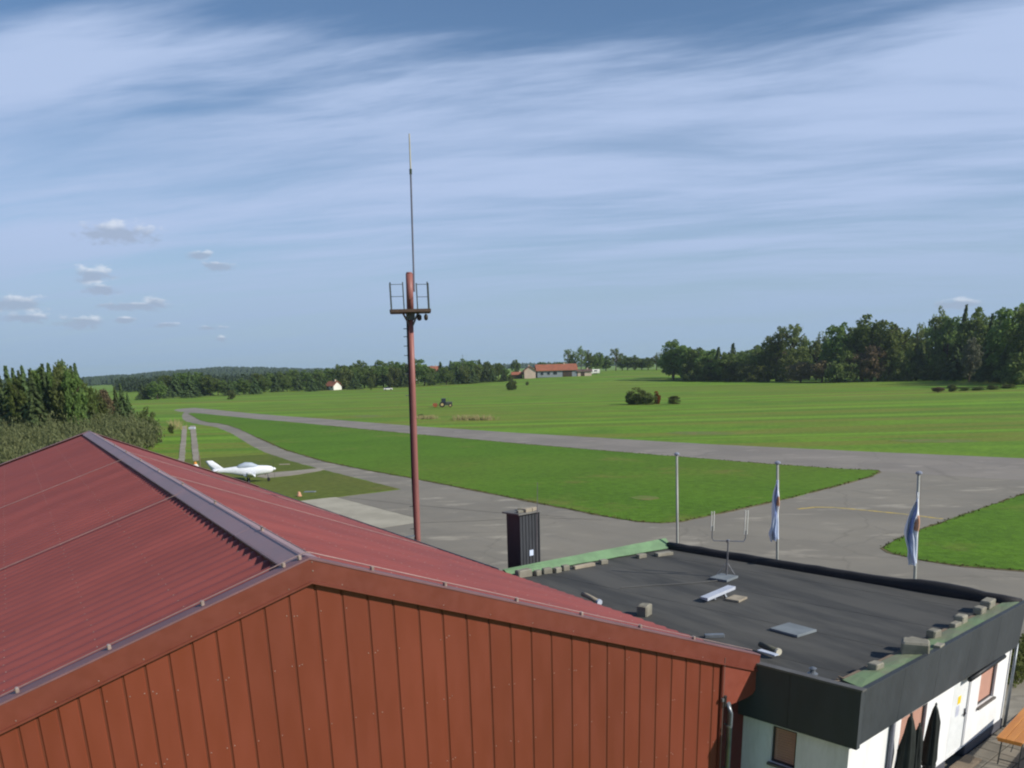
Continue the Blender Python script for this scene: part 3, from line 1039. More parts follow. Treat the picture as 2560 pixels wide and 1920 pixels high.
def shutter(u0, u1, z0, z1, at, axis='u', parent=None):
    """rolled-down shutter of moulded slats"""
    mb = MB()
    n = int((z1 - z0) / 0.05)
    for k in range(n):
        a, b = z0 + (z1 - z0) * k / n, z0 + (z1 - z0) * (k + 1) / n
        mid, d = (a + b) / 2, 0.008
        for (p, q, e, f) in ((a, mid, 0, -d), (mid, b - 0.004, -d, 0)):
            if axis == 'u':
                mb.add([(u0, at + e, p), (u1, at + e, p), (u1, at + f, q), (u0, at + f, q)], [(0, 1, 2, 3)])
            else:
                mb.add([(at + e, u0, p), (at + e, u1, p), (at + f, u1, q), (at + f, u0, q)], [(0, 3, 2, 1)])
    return put('shutter', mb, M_SHUT, parent=parent, local=True)


def window(u0, u1, z0, z1, at, axis='u'):
    f = MB()
    w = 0.045
    for (a, b, c, d) in ((u0, u1, z0, z0 + w), (u0, u1, z1 - w, z1), (u0, u0 + w, z0 + w, z1 - w), (u1 - w, u1, z0 + w, z1 - w)):
        if axis == 'u':
            f.box(a, b, at + 0.05, at + 0.11, c, d)
        else:
            f.box(at + 0.05, at + 0.11, a, b, c, d)
    o = put('window', f, M_FRAME, **L)
    shutter(u0 + w, u1 - w, z0 + w, z1 - w, at + 0.075, axis, o)
    s = MB()
    if axis == 'u':
        s.box(u0 - 0.03, u1 + 0.03, at - 0.06, at + 0.05, z0 - 0.05, z0 - 0.002)
    else:
        s.box(at - 0.07, at + 0.05, u0 - 0.03, u1 + 0.03, z0 - 0.05, z0 - 0.002)
    put('sill', s, M_SILL, parent=o, local=True)
    return o


window(*WA[:2], WA[2], WA[3], 0.2)
window(*WB[:2], WB[2], WB[3], 0.2)
window(1.22, 1.74, 1.30, 2.06, 0.152, 'v')
door = put('door', MB().box(DO[0] + 0.05, DO[1] - 0.05, 0.235, 0.285, 0.29, 2.07), M_DOOR, **L)
put('door_frame', MB().box(DO[0], DO[0] + 0.048, 0.21, 0.33, 0.27, 2.12).box(DO[1] - 0.048, DO[1], 0.21, 0.33, 0.27, 2.12).box(DO[0] + 0.05, DO[1] - 0.05, 0.21, 0.33, 2.072, 2.12), mat('pale_door_frame', lin(208, 208, 208), lin(196, 196, 198), scale=1, rough=0.5), parent=door, local=True)
put('handle', MB().tube([(5.60, 0.235, 1.12), (5.60, 0.19, 1.12), (5.50, 0.18, 1.12)], 0.014, 6).box(5.575, 5.625, 0.222, 0.234, 1.03, 1.22), mat('dark_handle', lin(60, 60, 66), rough=0.4), parent=door, local=True)
put('sticker', MB().box(5.14, 5.30, 0.2305, 0.2345, 1.44, 1.62), mat('yellow_notice', lin(246, 214, 40), lin(236, 200, 40), scale=3, rough=0.6), parent=door, local=True)
put('notice', MB().box(5.10, 5.27, 0.2305, 0.2345, 1.16, 1.40), mat('grey_notice', lin(196, 200, 214), lin(180, 184, 200), scale=6, rough=0.6), parent=door, local=True)
put('awning_cassette', MB().tube([(5.25, 0.09, 2.03), (7.2, 0.09, 2.08)], 0.055, 10), mat('black_cassette', lin(34, 36, 38), rough=0.5), smooth=True, **L)
put('downpipe', MB().tube([(1.76, 0.145, 2.2), (1.76, 0.145, 0.1)], 0.045, 10), mat('grey_downpipe', lin(110, 112, 120), lin(96, 98, 108), scale=2, rough=0.5), smooth=True, **L)
put('downpipe', MB().tube([(8.02, 0.10, 2.2), (8.02, 0.10, 0.05)], 0.035, 10), M_ZINC, smooth=True, **L)


# ------------------------------------------------------------------ loose things on the club roof (deck top at 3.11)
RZ = 3.112
M_PAVER = mat('grey_beige_paver', lin(150, 146, 130), lin(128, 124, 110), scale=3.0, rough=0.9, bump=0.006, bscale=30, rnd=0.12, coords='obj')
M_BEIGE = mat('beige_slab', lin(168, 158, 138), lin(146, 136, 118), scale=2.5, rough=0.9, bump=0.004, bscale=30, coords='obj')
M_GREYSL = mat('grey_slab', lin(128, 136, 140), lin(112, 120, 124), scale=1.6, rough=0.85, bump=0.003, bscale=30, coords='obj')
M_PALE = mat('pale_painted_metal', lin(206, 212, 222), lin(188, 196, 208), scale=2, rough=0.4, coords='obj')


def block(name, x, y, z, sx, sy, sz, rz, label, cat, m=None, group=None, tilt=(0, 0), seed=0):
    r = random.Random(seed * 7 + int(x * 31 + y * 17))
    j = lambda a: r.uniform(-a, a)
    b = min(sx, sy, sz) * 0.12
    mb = MB().bbox(-sx / 2, sx / 2, -sy / 2, sy / 2, 0, sz, b)
    mb.v = [(p[0] + j(b * 0.35), p[1] + j(b * 0.35), p[2] + (j(b * 0.3) if p[2] > 0 else 0)) for p in mb.v]
    o = put(name, mb, m or M_PAVER, loc=(x, y, z), rot=(tilt[0], tilt[1], rz))
    return tag(o, label, cat, group)


# stones weighing down the far left edge, left to right
FARW = 'stones weighing down the far roof edge'
for i, (x, y, sx, sy, sz, rz, lab) in enumerate((
        (8.62, 9.25, 0.46, 0.24, 0.20, 0.05, 'long low block at the hangar end of the far green roof edge'),
        (9.02, 9.16, 0.20, 0.16, 0.14, 0.2, 'small cube block just right of the long block on the far roof edge'),
        (9.36, 9.20, 0.26, 0.18, 0.15, -0.2, 'reddish-beige block third from the hangar on the far roof edge'),
        (9.66, 9.13, 0.22, 0.17, 0.14, 0.1, 'pale block fourth from the hangar on the far roof edge'),
        (9.98, 9.20, 0.22, 0.17, 0.15, -0.05, 'pale block fifth from the hangar on the far roof edge'),
        (10.62, 9.20, 0.75, 0.14, 0.09, 0.02, 'long thin kerb stone midway along the far roof edge'),
        (11.35, 9.26, 0.24, 0.17, 0.12, -0.1, 'small block right of the long thin kerb stone on the far roof edge'),
        (12.75, 9.26, 0.30, 0.18, 0.11, 0.0, 'lone block on the right half of the far roof edge'),
        (13.5, 9.12, 0.55, 0.22, 0.09, -0.15, 'flat slab at the right end of the far green roof edge'))):
    block('edge_stone', x, y, RZ + 0.004, sx, sy, sz, rz + TH * 0.2, lab, 'stone', group=None, m=M_PAVER if i not in (5,) else M_BEIGE, seed=i)
# along the sunlit edge, from the far right end towards the near corner
for i, (x, y, sx, sy, sz, rz, lab, dz) in enumerate((
        (15.42, 0.02, 0.42, 0.22, 0.17, 0.3, 'beige block at the far right end of the sunlit roof edge', 0.1),
        (14.82, -0.18, 0.26, 0.20, 0.15, 0.2, 'block second from the right end of the sunlit roof edge', 0.09),
        (13.85, -0.38, 0.28, 0.20, 0.17, 0.3, 'block third from the right end of the sunlit roof edge', 0.09),
        (13.5, -0.5, 0.30, 0.14, 0.09, 0.2, 'low flat stone beside the third block on the sunlit roof edge', 0.09),
        (12.5, -0.70, 0.26, 0.20, 0.16, 0.1, 'squarish block midway along the sunlit roof edge', 0.09),
        (11.68, -0.83, 0.24, 0.22, 0.15, 0.25, 'small pale block behind the big block on the sunlit roof edge', 0.09),
        (11.32, -1.14, 0.50, 0.38, 0.24, -0.9, 'biggest grey block, lying across the green roof edge', 0.10),
        (11.90, -1.24, 0.26, 0.14, 0.07, 0.3, 'flat dark stone at the fascia right of the biggest block', 0.12),
        (9.95, -1.33, 0.24, 0.20, 0.12, 0.1, 'small block near the front corner of the sunlit roof edge', 0.10))):
    block('edge_stone', x, y, RZ + dz + 0.02, sx, sy, sz, rz, lab, 'stone', seed=20 + i)
# loose debris near the front corner
db = MB()
r = random.Random(3)
for k in range(26):
    p = cw(0.18 + r.random() * 0.5, 0.22 + r.random() * 0.45, 3.13 + r.random() * 0.04)
    a = r.uniform(0, pi)
    q = p + Vector((cos(a), sin(a), r.uniform(-0.1, 0.2))) * r.uniform(0.06, 0.2)
    db.bar(p, q, r.uniform(0.015, 0.04), r.uniform(0.01, 0.025))
tag(put('roof_debris', db, M_BOARD, kind='stuff'), 'scattered wood scraps at the front corner of the flat roof', 'debris')
block('paver_block', 8.95, 4.23, RZ + 0.006, 0.34, 0.26, 0.26, 0.5, 'thick upright stone block beside the hangar eave on the flat roof', 'stone')
o = empty('pipe_offcut', (8.57, 5.85, RZ), 0, 'pale curved pipe lying along the hangar eave on the flat roof', 'pipe')
put('pipe', MB().tube([(0.02, 0.40, 0.13), (0.0, 0.2, 0.14), (0, 0, 0.12), (0, -0.3, 0.09)], 0.06, 9), M_BEIGE, o, local=True, smooth=True)
put('end_collar', MB().tube([(0, -0.30, 0.09), (0, -0.37, 0.085)], 0.075, 9), M_PALE, o, local=True)
o = empty('ridge_tile', (9.2, 0.55, RZ + 0.08), 1.45, 'mossy half-round tile with pale end at the hangar corner of the roof', 'tile')
put('tile_body', MB().tube([(0.30, 0, 0.06), (-0.22, 0, 0.06)], [0.055, 0.065], 10), mat('mossy_clay', lin(104, 102, 92), lin(88, 90, 76), scale=6, rough=0.9), o, local=True, smooth=True)
put('end_cap', MB().tube([(-0.221, 0, 0.06), (-0.28, 0, 0.06)], 0.072, 10), mat('pale_end_cap', lin(206, 200, 178), rough=0.7), o, local=True)
block('flashing_sheet', 8.87, 0.28, 3.29, 0.12, 0.42, 0.02, 0.1, 'bright metal flashing sheet where hangar eave meets dark fascia', 'sheet metal', M_PALE)
block('metal_scrap', 9.1, 2.03, RZ + 0.006, 0.42, 0.12, 0.07, -0.5, 'grey bent metal scrap beside the hangar eave on the flat roof', 'scrap', M_ZINC)
o = put('roof_drain', MB().lathe([(0.10, 0), (0.10, 0.03), (0.05, 0.06), (0.045, 0.11), (0.075, 0.13), (0.02, 0.16)], 10, (0, 0, 0)), M_ZINC, loc=(9.0, -0.72, RZ + 0.002))
tag(o, 'small metal drain cap near the shaded roof edge', 'drain')
block('roof_slab', 10.78, 1.42, RZ + 0.006, 0.72, 0.66, 0.05, TH + 1.45, 'large flat grey slab lying on the felt roof', 'slab', M_GREYSL)
# tilted white panel on a beige slab
o = empty('tilted_panel', (11.45, 4.3, RZ), 0.12, 'white narrow panel tilted up beside a beige slab on the roof', 'panel')
put('panel', MB().hexa([(-0.62, -0.04, 0.05), (0.40, -0.04, 0.17), (0.40, 0.20, 0.20), (-0.62, 0.20, 0.08), (-0.63, -0.05, 0.13), (0.39, -0.05, 0.25), (0.39, 0.19, 0.24), (-0.63, 0.19, 0.12)]), M_PALE, o, local=True)
put('support', MB().bar((0.05, -0.05, 0.02), (0.05, 0.06, 0.17), 0.05).bar((-0.3, 0.0, 0.02), (-0.3, 0.08, 0.14), 0.04), M_ZINC, o, local=True)
block('base_slab', 11.62, 4.02, RZ + 0.006, 0.46, 0.36, 0.05, 0.35, 'beige paving slab beside the tilted white panel on the roof', 'slab', M_BEIGE)
# goal-shaped dipole aerial on a slab
block('paving_slab', 12.86, 5.80, RZ + 0.006, 0.62, 0.52, 0.06, TH + 0.1, 'grey slab under the goal-shaped aerial on the roof', 'slab', M_GREYSL)
an = empty('dipole_aerial', (13.05, 5.9, RZ + 0.066), 0, 'goal-shaped twin dipole aerial standing on a slab on the roof', 'antenna')
M_ALU = mat('dull_aluminium', lin(150, 150, 152), lin(130, 130, 134), scale=6, rough=0.35, metal=0.6)
M_WTUBE = mat('white_aerial_tube', lin(214, 214, 204), lin(198, 198, 188), scale=4, rough=0.5)
ax = Vector((0.86, -0.50, 0))
put('mast_tube', MB().tube([(0, 0, 0), (0, 0, 0.93)], 0.022, 7), M_ALU, an, local=True)
put('stay', MB().tube([(0, 0, 0.35), tuple(ax * -0.28)], 0.008, 5).tube([(0, 0, 0.35), tuple(ax * 0.22)], 0.008, 5).tube([(0, 0, 0.30), (0.12, 0.2, 0)], 0.008, 5), M_ALU, an, local=True)
a, b = ax * -0.44, ax * 0.46
put('crossbar', MB().tube([a + Vector((0, 0, 1.35)), a + Vector((0, 0, 1.03)), a * 0.9 + Vector((0, 0, 0.95)), Vector((0, 0, 0.93)), b * 0.9 + Vector((0, 0, 0.91)), b + Vector((0, 0, 0.99)), b + Vector((0, 0, 1.2))], 0.017, 6), M_ALU, an, local=True)
for q in (a - ax * 0.035, a + ax * 0.03, b - ax * 0.035, b + ax * 0.03):
    z0 = 1.22 if q.x < 0 else 1.10
    put('dipole', MB().tube([q + Vector((0, 0, z0)), q + Vector((0, 0, 1.74))], 0.017, 6), M_WTUBE, an, local=True)
put('clamp', MB().bbox(-0.04, 0.04, -0.04, 0.04, 0.89, 0.97, 0.01), M_ALU, an, local=True)
# cable over the felt
tag(put('aerial_cable', MB().tube([(12.6, 5.7, RZ + 0.02), (11.8, 5.9, RZ + 0.015), (10.9, 6.3, RZ + 0.015), (10.0, 6.6, RZ + 0.015)], 0.012, 5), mat('grey_cable', lin(108, 108, 104), rough=0.7)), 'thin grey cable running from the aerial slab across the felt', 'cable')

# ------------------------------------------------------------------ whip aerial and clad chimney behind the far roof edge
o = put('whip_aerial', MB().tube([(9.64, 10.18, 0.0), (9.64, 10.18, 3.6), (9.655, 10.18, 4.3), (9.70, 10.19, 5.55)], [0.018, 0.018, 0.012, 0.006], 6), M_ALU)
tag(o, 'thin whip aerial rising in front of the dark chimney', 'antenna')
ch = empty('chimney', (10.33, 12.2, 0), 0.22, 'tall dark sheet-clad chimney with white plate and stones on its top', 'chimney')
M_CLAD = mat('anthracite_cladding', lin(66, 68, 72), lin(54, 56, 60), scale=0.8, rough=0.5, stretch=(1, 1, 0.3))
put('shaft', MB().box(-0.40, 0.40, -0.30, 0.30, 0, 4.36), M_CLAD, ch, local=True)
for k in range(7):
    x = -0.40 + 0.1333 * k
    put('rib', MB().box(x - 0.012 if k else x, x + 0.012, -0.318, -0.301, 0.0, 4.34), M_CLAD, ch, local=True)
put('corner_post', MB().box(0.405, 0.44, -0.33, 0.30, 0, 4.36), M_CLAD, ch, local=True)
put('cover_plate', MB().bbox(-0.50, 0.47, -0.38, 0.40, 4.362, 4.41, 0.01), mat('chimney_cover', lin(120, 118, 112), lin(104, 102, 98), scale=3, rough=0.7), ch, local=True)
put('white_plate', MB().box(-0.02, 0.14, -0.327, -0.319, 3.02, 3.20), mat('white_plate', lin(214, 226, 246), lin(200, 214, 240), scale=8, rough=0.4), ch, local=True)
for i, (x, y, s, lab) in enumerate(((-0.28, -0.2, 0.13, 'left stone lying on the dark chimney cover'), (-0.02, -0.24, 0.20, 'middle pale stone lying on the dark chimney cover'),
                                    (0.24, -0.2, 0.19, 'right pale stone lying on the dark chimney cover'), (0.05, 0.15, 0.14, 'rear dark stone lying on the dark chimney cover'))):
    block('cover_stone', 10.33 + x * 0.976 - y * 0.218, 12.2 + y * 0.976 + x * 0.218, 4.412, s * 1.5, s, s * 0.55, 0.3 * i, lab, 'stone', M_BEIGE if i in (1, 2) else M_PAVER, seed=50 + i)

# ------------------------------------------------------------------ radio mast beside the hangar
M_MAST = mat('red_mast_paint', lin(152, 98, 90), lin(136, 90, 84), scale=1.5, rough=0.5, stretch=(1, 1, 0.3))
M_RUST = mat('rusty_steel', lin(96, 78, 62), lin(78, 66, 56), scale=5, rough=0.7)
M_STEEL = mat('dull_steel', lin(104, 112, 110), lin(84, 92, 90), scale=4, rough=0.5, metal=0.3)
mast = empty('radio_mast', (8.85, 17.22, 0), 0, 'tall red radio mast with railed platform and whip antenna beside hangar', 'mast')
lean = lambda z: Vector((0.0 + 0.027 * max(0, z - 2.8), -0.0115 * max(0, z - 2.8), z))
put('pole', MB().tube([lean(z) for z in (0, 2.8, 5.5, 8.2, 10.45)], [0.12, 0.115, 0.105, 0.098, 0.092], 14), M_MAST, mast, local=True, smooth=True)
put('head_tube', MB().tube([lean(10.62), lean(11.75)], 0.118, 14).tube([lean(11.751), lean(11.80)], [0.118, 0.09], 14), M_MAST, mast, local=True, smooth=True)
cb = put('cable_run', MB().tube([lean(z) + Vector((-0.115, 0.03, 0)) for z in (0, 5, 10.5)], 0.028, 6), mat('black_cable', lin(34, 34, 38), rough=0.6), mast, local=True)
for z in (3.3, 4.1, 7.9, 8.6, 8.9, 9.2, 9.5, 9.8, 10.05):
    put('rung', MB().tube([lean(z) + Vector((-0.09, 0.02, 0)), lean(z) + Vector((-0.24, 0.08, 0))], 0.014, 5), M_STEEL, mast, local=True)
put('wall_bracket', MB().bar((-0.75, -0.1, 3.05), (-0.1, 0.0, 3.05), 0.07, 0.05), M_ZINC, mast, local=True)
e1, e2 = Vector((0.92, -0.39, 0)), Vector((0.39, 0.92, 0))
C = lean(10.6)
C.z = 0
pf = lambda a, b, z: C + e1 * a + e2 * b + Vector((0, 0, z))
for k in range(5):
    b0 = -0.5 + k * 0.2
    put('platform_plank', MB().hexa([pf(-0.62, b0, 10.56), pf(0.62, b0, 10.56), pf(0.62, b0 + 0.18, 10.56), pf(-0.62, b0 + 0.18, 10.56),
                                     pf(-0.62, b0, 10.63), pf(0.62, b0, 10.63), pf(0.62, b0 + 0.18, 10.63), pf(-0.62, b0 + 0.18, 10.63)]), M_RUST, mast, local=True)
put('platform_frame', MB().bar(pf(-0.64, -0.52, 10.59), pf(0.64, -0.52, 10.59), 0.06, 0.09).bar(pf(-0.64, 0.52, 10.59), pf(0.64, 0.52, 10.59), 0.06, 0.09)
    .bar(pf(-0.65, -0.49, 10.59), pf(-0.65, 0.49, 10.59), 0.05, 0.09).bar(pf(0.65, -0.49, 10.59), pf(0.65, 0.49, 10.59), 0.05, 0.09), M_RUST, mast, local=True)
for a, b in ((-0.62, -0.5), (0.62, -0.5), (-0.62, 0.5), (0.62, 0.5), (-0.2, 0.5), (0.24, -0.5)):
    zt = 11.42 if b < 0 else 11.55
    put('rail_post', MB().tube([pf(a, b, 10.55), pf(a, b, zt)], 0.021, 6), M_STEEL, mast, local=True)
for z in (11.0, 11.38):
    for p, q in (((-0.62, -0.5), (-0.62, 0.5)), ((-0.62, 0.5), (-0.2, 0.5)), ((0.62, -0.5), (0.62, 0.5)), ((0.24, -0.5), (0.62, -0.5))):
        put('rail', MB().tube([pf(*p, z + (0.1 if p[1] > 0 else 0)), pf(*q, z + (0.1 if q[1] > 0 else 0))], 0.010, 5), M_STEEL, mast, local=True)
for k in range(4):
    an_ = pi / 4 + k * pi / 2
    put('brace', MB().bar(pf(0.08 * cos(an_), 0.08 * sin(an_), 10.15), pf(0.36 * cos(an_), 0.36 * sin(an_), 10.55), 0.04), M_STEEL, mast, local=True)
put('collar', MB().tube([lean(10.32), lean(10.56)], 0.15, 12), M_STEEL, mast, local=True)
for a, b, s in ((0.28, -0.3, 0.085), (0.5, -0.36, 0.07)):
    lp = put('lamp', MB().lathe([(s * 0.5, 0), (s, -0.05), (s * 0.9, -0.15), (s * 0.4, -0.19)], 10, pf(a, b, 10.47)), mat('dark_lamp_housing', lin(52, 48, 40), rough=0.5), mast, local=True, smooth=True)
    put('bracket', MB().tube([pf(a, b, 10.46), pf(a, b, 10.56)], 0.015, 5), M_STEEL, lp, local=True)
put('antenna_lower', MB().tube([lean(11.2) + Vector((0.14, -0.05, 0)), lean(14.7) + Vector((0.14, -0.05, 0))], 0.032, 8), mat('grey_antenna_tube', lin(118, 120, 132), lin(104, 106, 118), scale=3, rough=0.4), mast, local=True)
put('antenna_joint', MB().tube([lean(14.7) + Vector((0.14, -0.05, 0)), lean(14.85) + Vector((0.14, -0.05, 0))], 0.045, 8), mat('dark_green_joint', lin(72, 84, 66), rough=0.6), mast, local=True)
put('antenna_whip', MB().tube([lean(14.85) + Vector((0.14, -0.05, 0)), lean(15.85) + Vector((0.13, -0.05, 0))], [0.026, 0.02], 7), mat('pale_whip', lin(188, 182, 156), rough=0.5), mast, local=True)

# ------------------------------------------------------------------ flagpoles and flags
M_POLE = mat('white_pole', lin(164, 166, 156), lin(148, 150, 144), scale=2, rough=0.4)


def flagpole(x, y, tx, ty, h, label):
    o = empty('flagpole', (x, y, 0), 0, label, 'flagpole', 'flagpoles beyond the flat roof')
    put('pole', MB().tube([(0, 0, 0), (tx * 0.5, ty * 0.5, h * 0.5), (tx, ty, h)], [0.05, 0.044, 0.036], 10), M_POLE, o, local=True, smooth=True)
    put('finial', MB().lathe([(0.05, 0), (0.085, 0.02), (0.085, 0.06), (0.03, 0.09)], 10, (tx, ty, h)), mat('pole_cap', lin(150, 156, 172), rough=0.4), o, local=True)
    put('base_plate', MB().lathe([(0.16, 0), (0.16, 0.03), (0.07, 0.05)], 10), M_ZINC, o, local=True)
    put('halyard', MB().tube([(tx + 0.07, ty - 0.02, h - 0.05), (tx * 0.4 + 0.075, ty * 0.4 - 0.02, h * 0.35)], 0.006, 4), M_WIRE, o, local=True)
    return o


flagpole(15.15, 10.27, -0.16, 0.14, 5.92, 'bare grey flagpole at left, without a flag')
flagpole(16.35, 7.0, -0.22, 0.26, 5.80, 'middle flagpole carrying a limp white and blue flag')
flagpole(17.39, 3.05, -0.22, 0.32, 5.76, 'rightmost flagpole carrying a limp blue and white flag')


def flag_material(name, seed):
    m = D.materials.new(name)
    m.use_nodes = True
    N = NT(m.node_tree)
    bs = m.node_tree.nodes['Principled BSDF']
    bs.inputs['Roughness'].default_value = 0.85
    at = N.n('ShaderNodeAttribute', attribute_name='cloth')
    sp = N.n('ShaderNodeSeparateXYZ')
    N.l(at.outputs['Vector'], sp.inputs[0])
    s, t = sp.outputs[0], sp.outputs[1]
    blue, white, orange, cyan = lin(140, 158, 204), lin(236, 239, 244), lin(206, 150, 112), lin(184, 200, 222)
    c = N.mix(N.smooth(s, 0.38, 0.46), white, blue)
    c = N.mix(N.smooth(s, 0.62, 0.66), c, white)
    lo, hi = (0.26, 0.42) if seed == 1 else (0.30, 0.52)
    band = N.math('MULTIPLY', N.smooth(t, lo, lo + 0.03), N.smooth(t, hi, hi + 0.03, 1, 0))
    c = N.mix(N.math('MULTIPLY', band, N.smooth(s, 0.5, 0.2)), c, orange)
    c = N.mix(N.math('MULTIPLY', N.smooth(t, 0.6, 0.64), 0.6), c, cyan)
    n = N.noise(at.outputs['Vector'], 9, 2)
    c = N.mix(N.smooth(n, 0.5, 0.7, 0, 0.35), c, white)
    N.l(c, bs.inputs['Base Color'])
    return m


def flag(x, y, tx, ty, h, drop, width, label, seed):
    """limp cloth gathered against the pole: vertical folds"""
    r = random.Random(seed)
    NU, NV = 22, 20
    vs, fs, at = [], [], []
    side = Vector((-0.87, 0.49, 0)) if seed == 2 else Vector((-0.2, 0.1, 0))
    fwd = Vector((0.46, 0.83, 0))
    ph = r.uniform(0, 6)
    for j in range(NV + 1):
        t = j / NV
        w = width * (0.25 + 0.75 * sstep(0, 0.75, t)) * (1 - 0.35 * sstep(0.85, 1.0, t))
        for i in range(NU + 1):
            s = i / NU
            a = s * 2 * pi * 2.3 + ph + 0.7 * sin(t * 3)
            off = side.normalized() * (w * (0.15 + 0.75 * s) + 0.25 * w * sin(a * 1.0)) + fwd * (0.55 * w * cos(a))
            f = h - 0.45 - drop * t - 0.12 * s * t
            k = f / h
            crum = 0.05 * sin(9 * t + 5 * s + ph) + 0.03 * sin(17 * t - 9 * s)
            p = Vector((tx * k, ty * k, f)) + off * (1 + 0.25 * sin(6 * t + ph)) + fwd * crum + Vector((0.03, -0.03, 0))
            vs.append(p)
            at.append((s, t, 0))
    for j in range(NV):
        for i in range(NU):
            a = j * (NU + 1) + i
            fs.append((a, a + 1, a + NU + 2, a + NU + 1))
    me = MB().add(vs, fs).mesh('flag', flag_material('flag_cloth_%d' % seed, seed), True)
    atr = me.attributes.new('cloth', 'FLOAT_VECTOR', 'POINT')
    atr.data.foreach_set('vector', [c for v in at for c in v])
    o = put('flag', me, loc=(x, y, 0))
    tag(o, label, 'flag', 'limp flags on the flagpoles')


flag(16.35, 7.0, -0.22, 0.26, 5.80, 1.72, 0.30, 'limp white and blue flag wrapped round the middle flagpole', 1)
flag(17.39, 3.05, -0.22, 0.32, 5.76, 1.85, 0.32, 'limp blue flag with orange hanging left of the rightmost flagpole', 2)

# ------------------------------------------------------------------ parked light aeroplane
pl = None
M_GEL = mat('white_gelcoat', lin(240, 242, 244), lin(232, 235, 240), scale=0.8, rough=0.25, spec=0.5, coat=0.4, coords='obj')
M_COVER = mat('pale_canopy_cover', lin(184, 194, 204), lin(166, 178, 190), scale=2.5, rough=0.8, coords='obj')
M_TYRE = mat('tyre_rubber', lin(34, 34, 36), rough=0.85)
hd = atan2(-0.49, 0.87) + radians(17)
pl = empty('aeroplane', (13.3, 63.9, 0.03), hd, 'white low-wing light aeroplane parked on the grass beyond the hangar', 'aeroplane')


def ringx(x, w, zc, h, n=16, sq=0.85):
    out = []
    for k in range(n):
        a = 2 * pi * k / n
        c, s = cos(a), sin(a)
        c = abs(c) ** sq * (1 if c >= 0 else -1)
        s = abs(s) ** sq * (1 if s >= 0 else -1)
        out.append((x, c * w / 2, zc + s * h / 2))
    return out


FUS = [(3.08, 0.16, 1.02, 0.18), (2.9, 0.52, 1.01, 0.46), (2.5, 0.84, 1.0, 0.66), (1.9, 1.0, 0.99, 0.76), (1.2, 1.12, 0.98, 0.86), (0.4, 1.14, 0.98, 0.92), (-0.4, 0.98, 1.0, 0.86),
       (-1.2, 0.62, 1.06, 0.62), (-2.0, 0.36, 1.10, 0.42), (-2.8, 0.26, 1.12, 0.33), (-3.3, 0.2, 1.14, 0.26), (-3.45, 0.06, 1.15, 0.12)]
pl.scale = (0.76, 0.76, 1.0)
put('fuselage', MB().loft([ringx(*f) for f in FUS][::-1]), M_GEL, pl, local=True, smooth=True)
put('canopy_cover', MB().loft([ringx(x, w, z, h) for x, w, z, h in ((-0.95, 0.4, 1.26, 0.12), (-0.6, 0.8, 1.34, 0.36), (0.1, 1.04, 1.42, 0.56), (0.8, 0.98, 1.40, 0.5), (1.35, 0.7, 1.3, 0.28), (1.6, 0.4, 1.24, 0.1))]), M_COVER, pl, local=True, smooth=True)


def foil(root, tip, rc, tc, rt, tt, sweep_axis='y'):
    """tapered wing: root/tip leading-edge points, chords, thicknesses"""
    out = []
    for p, c, t in ((root, rc, rt), (tip, tc, tt)):
        ring = []
        for (cx, tz) in ((0, 0), (0.08, 0.5), (0.3, 0.62), (0.65, 0.36), (1, 0.02), (0.65, -0.2), (0.3, -0.38), (0.08, -0.3)):
            if sweep_axis == 'y':
                ring.append((p[0] - cx * c, p[1], p[2] + tz * t))
            else:
                ring.append((p[0] - cx * c, p[1] + tz * t, p[2]))
        out.append(ring)
    return out


for s in (-1, 1):
    rings = foil((1.15, s * 0.45, 0.70), (0.98, s * 4.3, 0.78), 1.45, 1.0, 0.2, 0.11)
    wg = put('wing', MB().loft(rings if s > 0 else rings[::-1]), M_GEL, pl, local=True, smooth=True)
    rr_ = foil((0.98, s * 4.3, 0.78), (0.6, s * 4.5, 1.15), 1.0, 0.5, 0.1, 0.05)
    put('wing_tip', MB().loft(rr_ if s > 0 else rr_[::-1]), M_GEL, wg, local=True, smooth=True)
    tp = foil((-2.75, s * 0.08, 1.16), (-2.95, s * 1.35, 1.2), 0.7, 0.45, 0.09, 0.05)
    put('tailplane', MB().loft(tp if s > 0 else tp[::-1]), M_GEL, pl, local=True, smooth=True)
    put('undercarriage_leg', MB().tube([(0.3, s * 0.35, 0.72), (0.25, s * 0.85, 0.32)], [0.06, 0.04], 8), M_GEL, pl, local=True)
    wh = put('wheel', MB().tube([(0.25, s * 0.83, 0.19), (0.25, s * 0.97, 0.19)], 0.19, 16), M_TYRE, pl, local=True, smooth=False)
    put('rim', MB().tube([(0.25, s * 0.82, 0.19), (0.25, s * 0.98, 0.19)], 0.09, 10), M_ZINC, wh, local=True)
put('fin', MB().loft(foil((-1.95, 0, 1.12), (-3.3, 0, 1.98), 1.5, 0.75, 0.14, 0.08, 'z')), M_GEL, pl, local=True, smooth=True)
put('spinner', MB().tube([(3.02, 0, 1.02), (3.15, 0, 1.02), (3.27, 0, 1.02), (3.33, 0, 1.02)], [0.14, 0.125, 0.07, 0.01], 12), M_GEL, pl, local=True, smooth=True)
prop = MB()
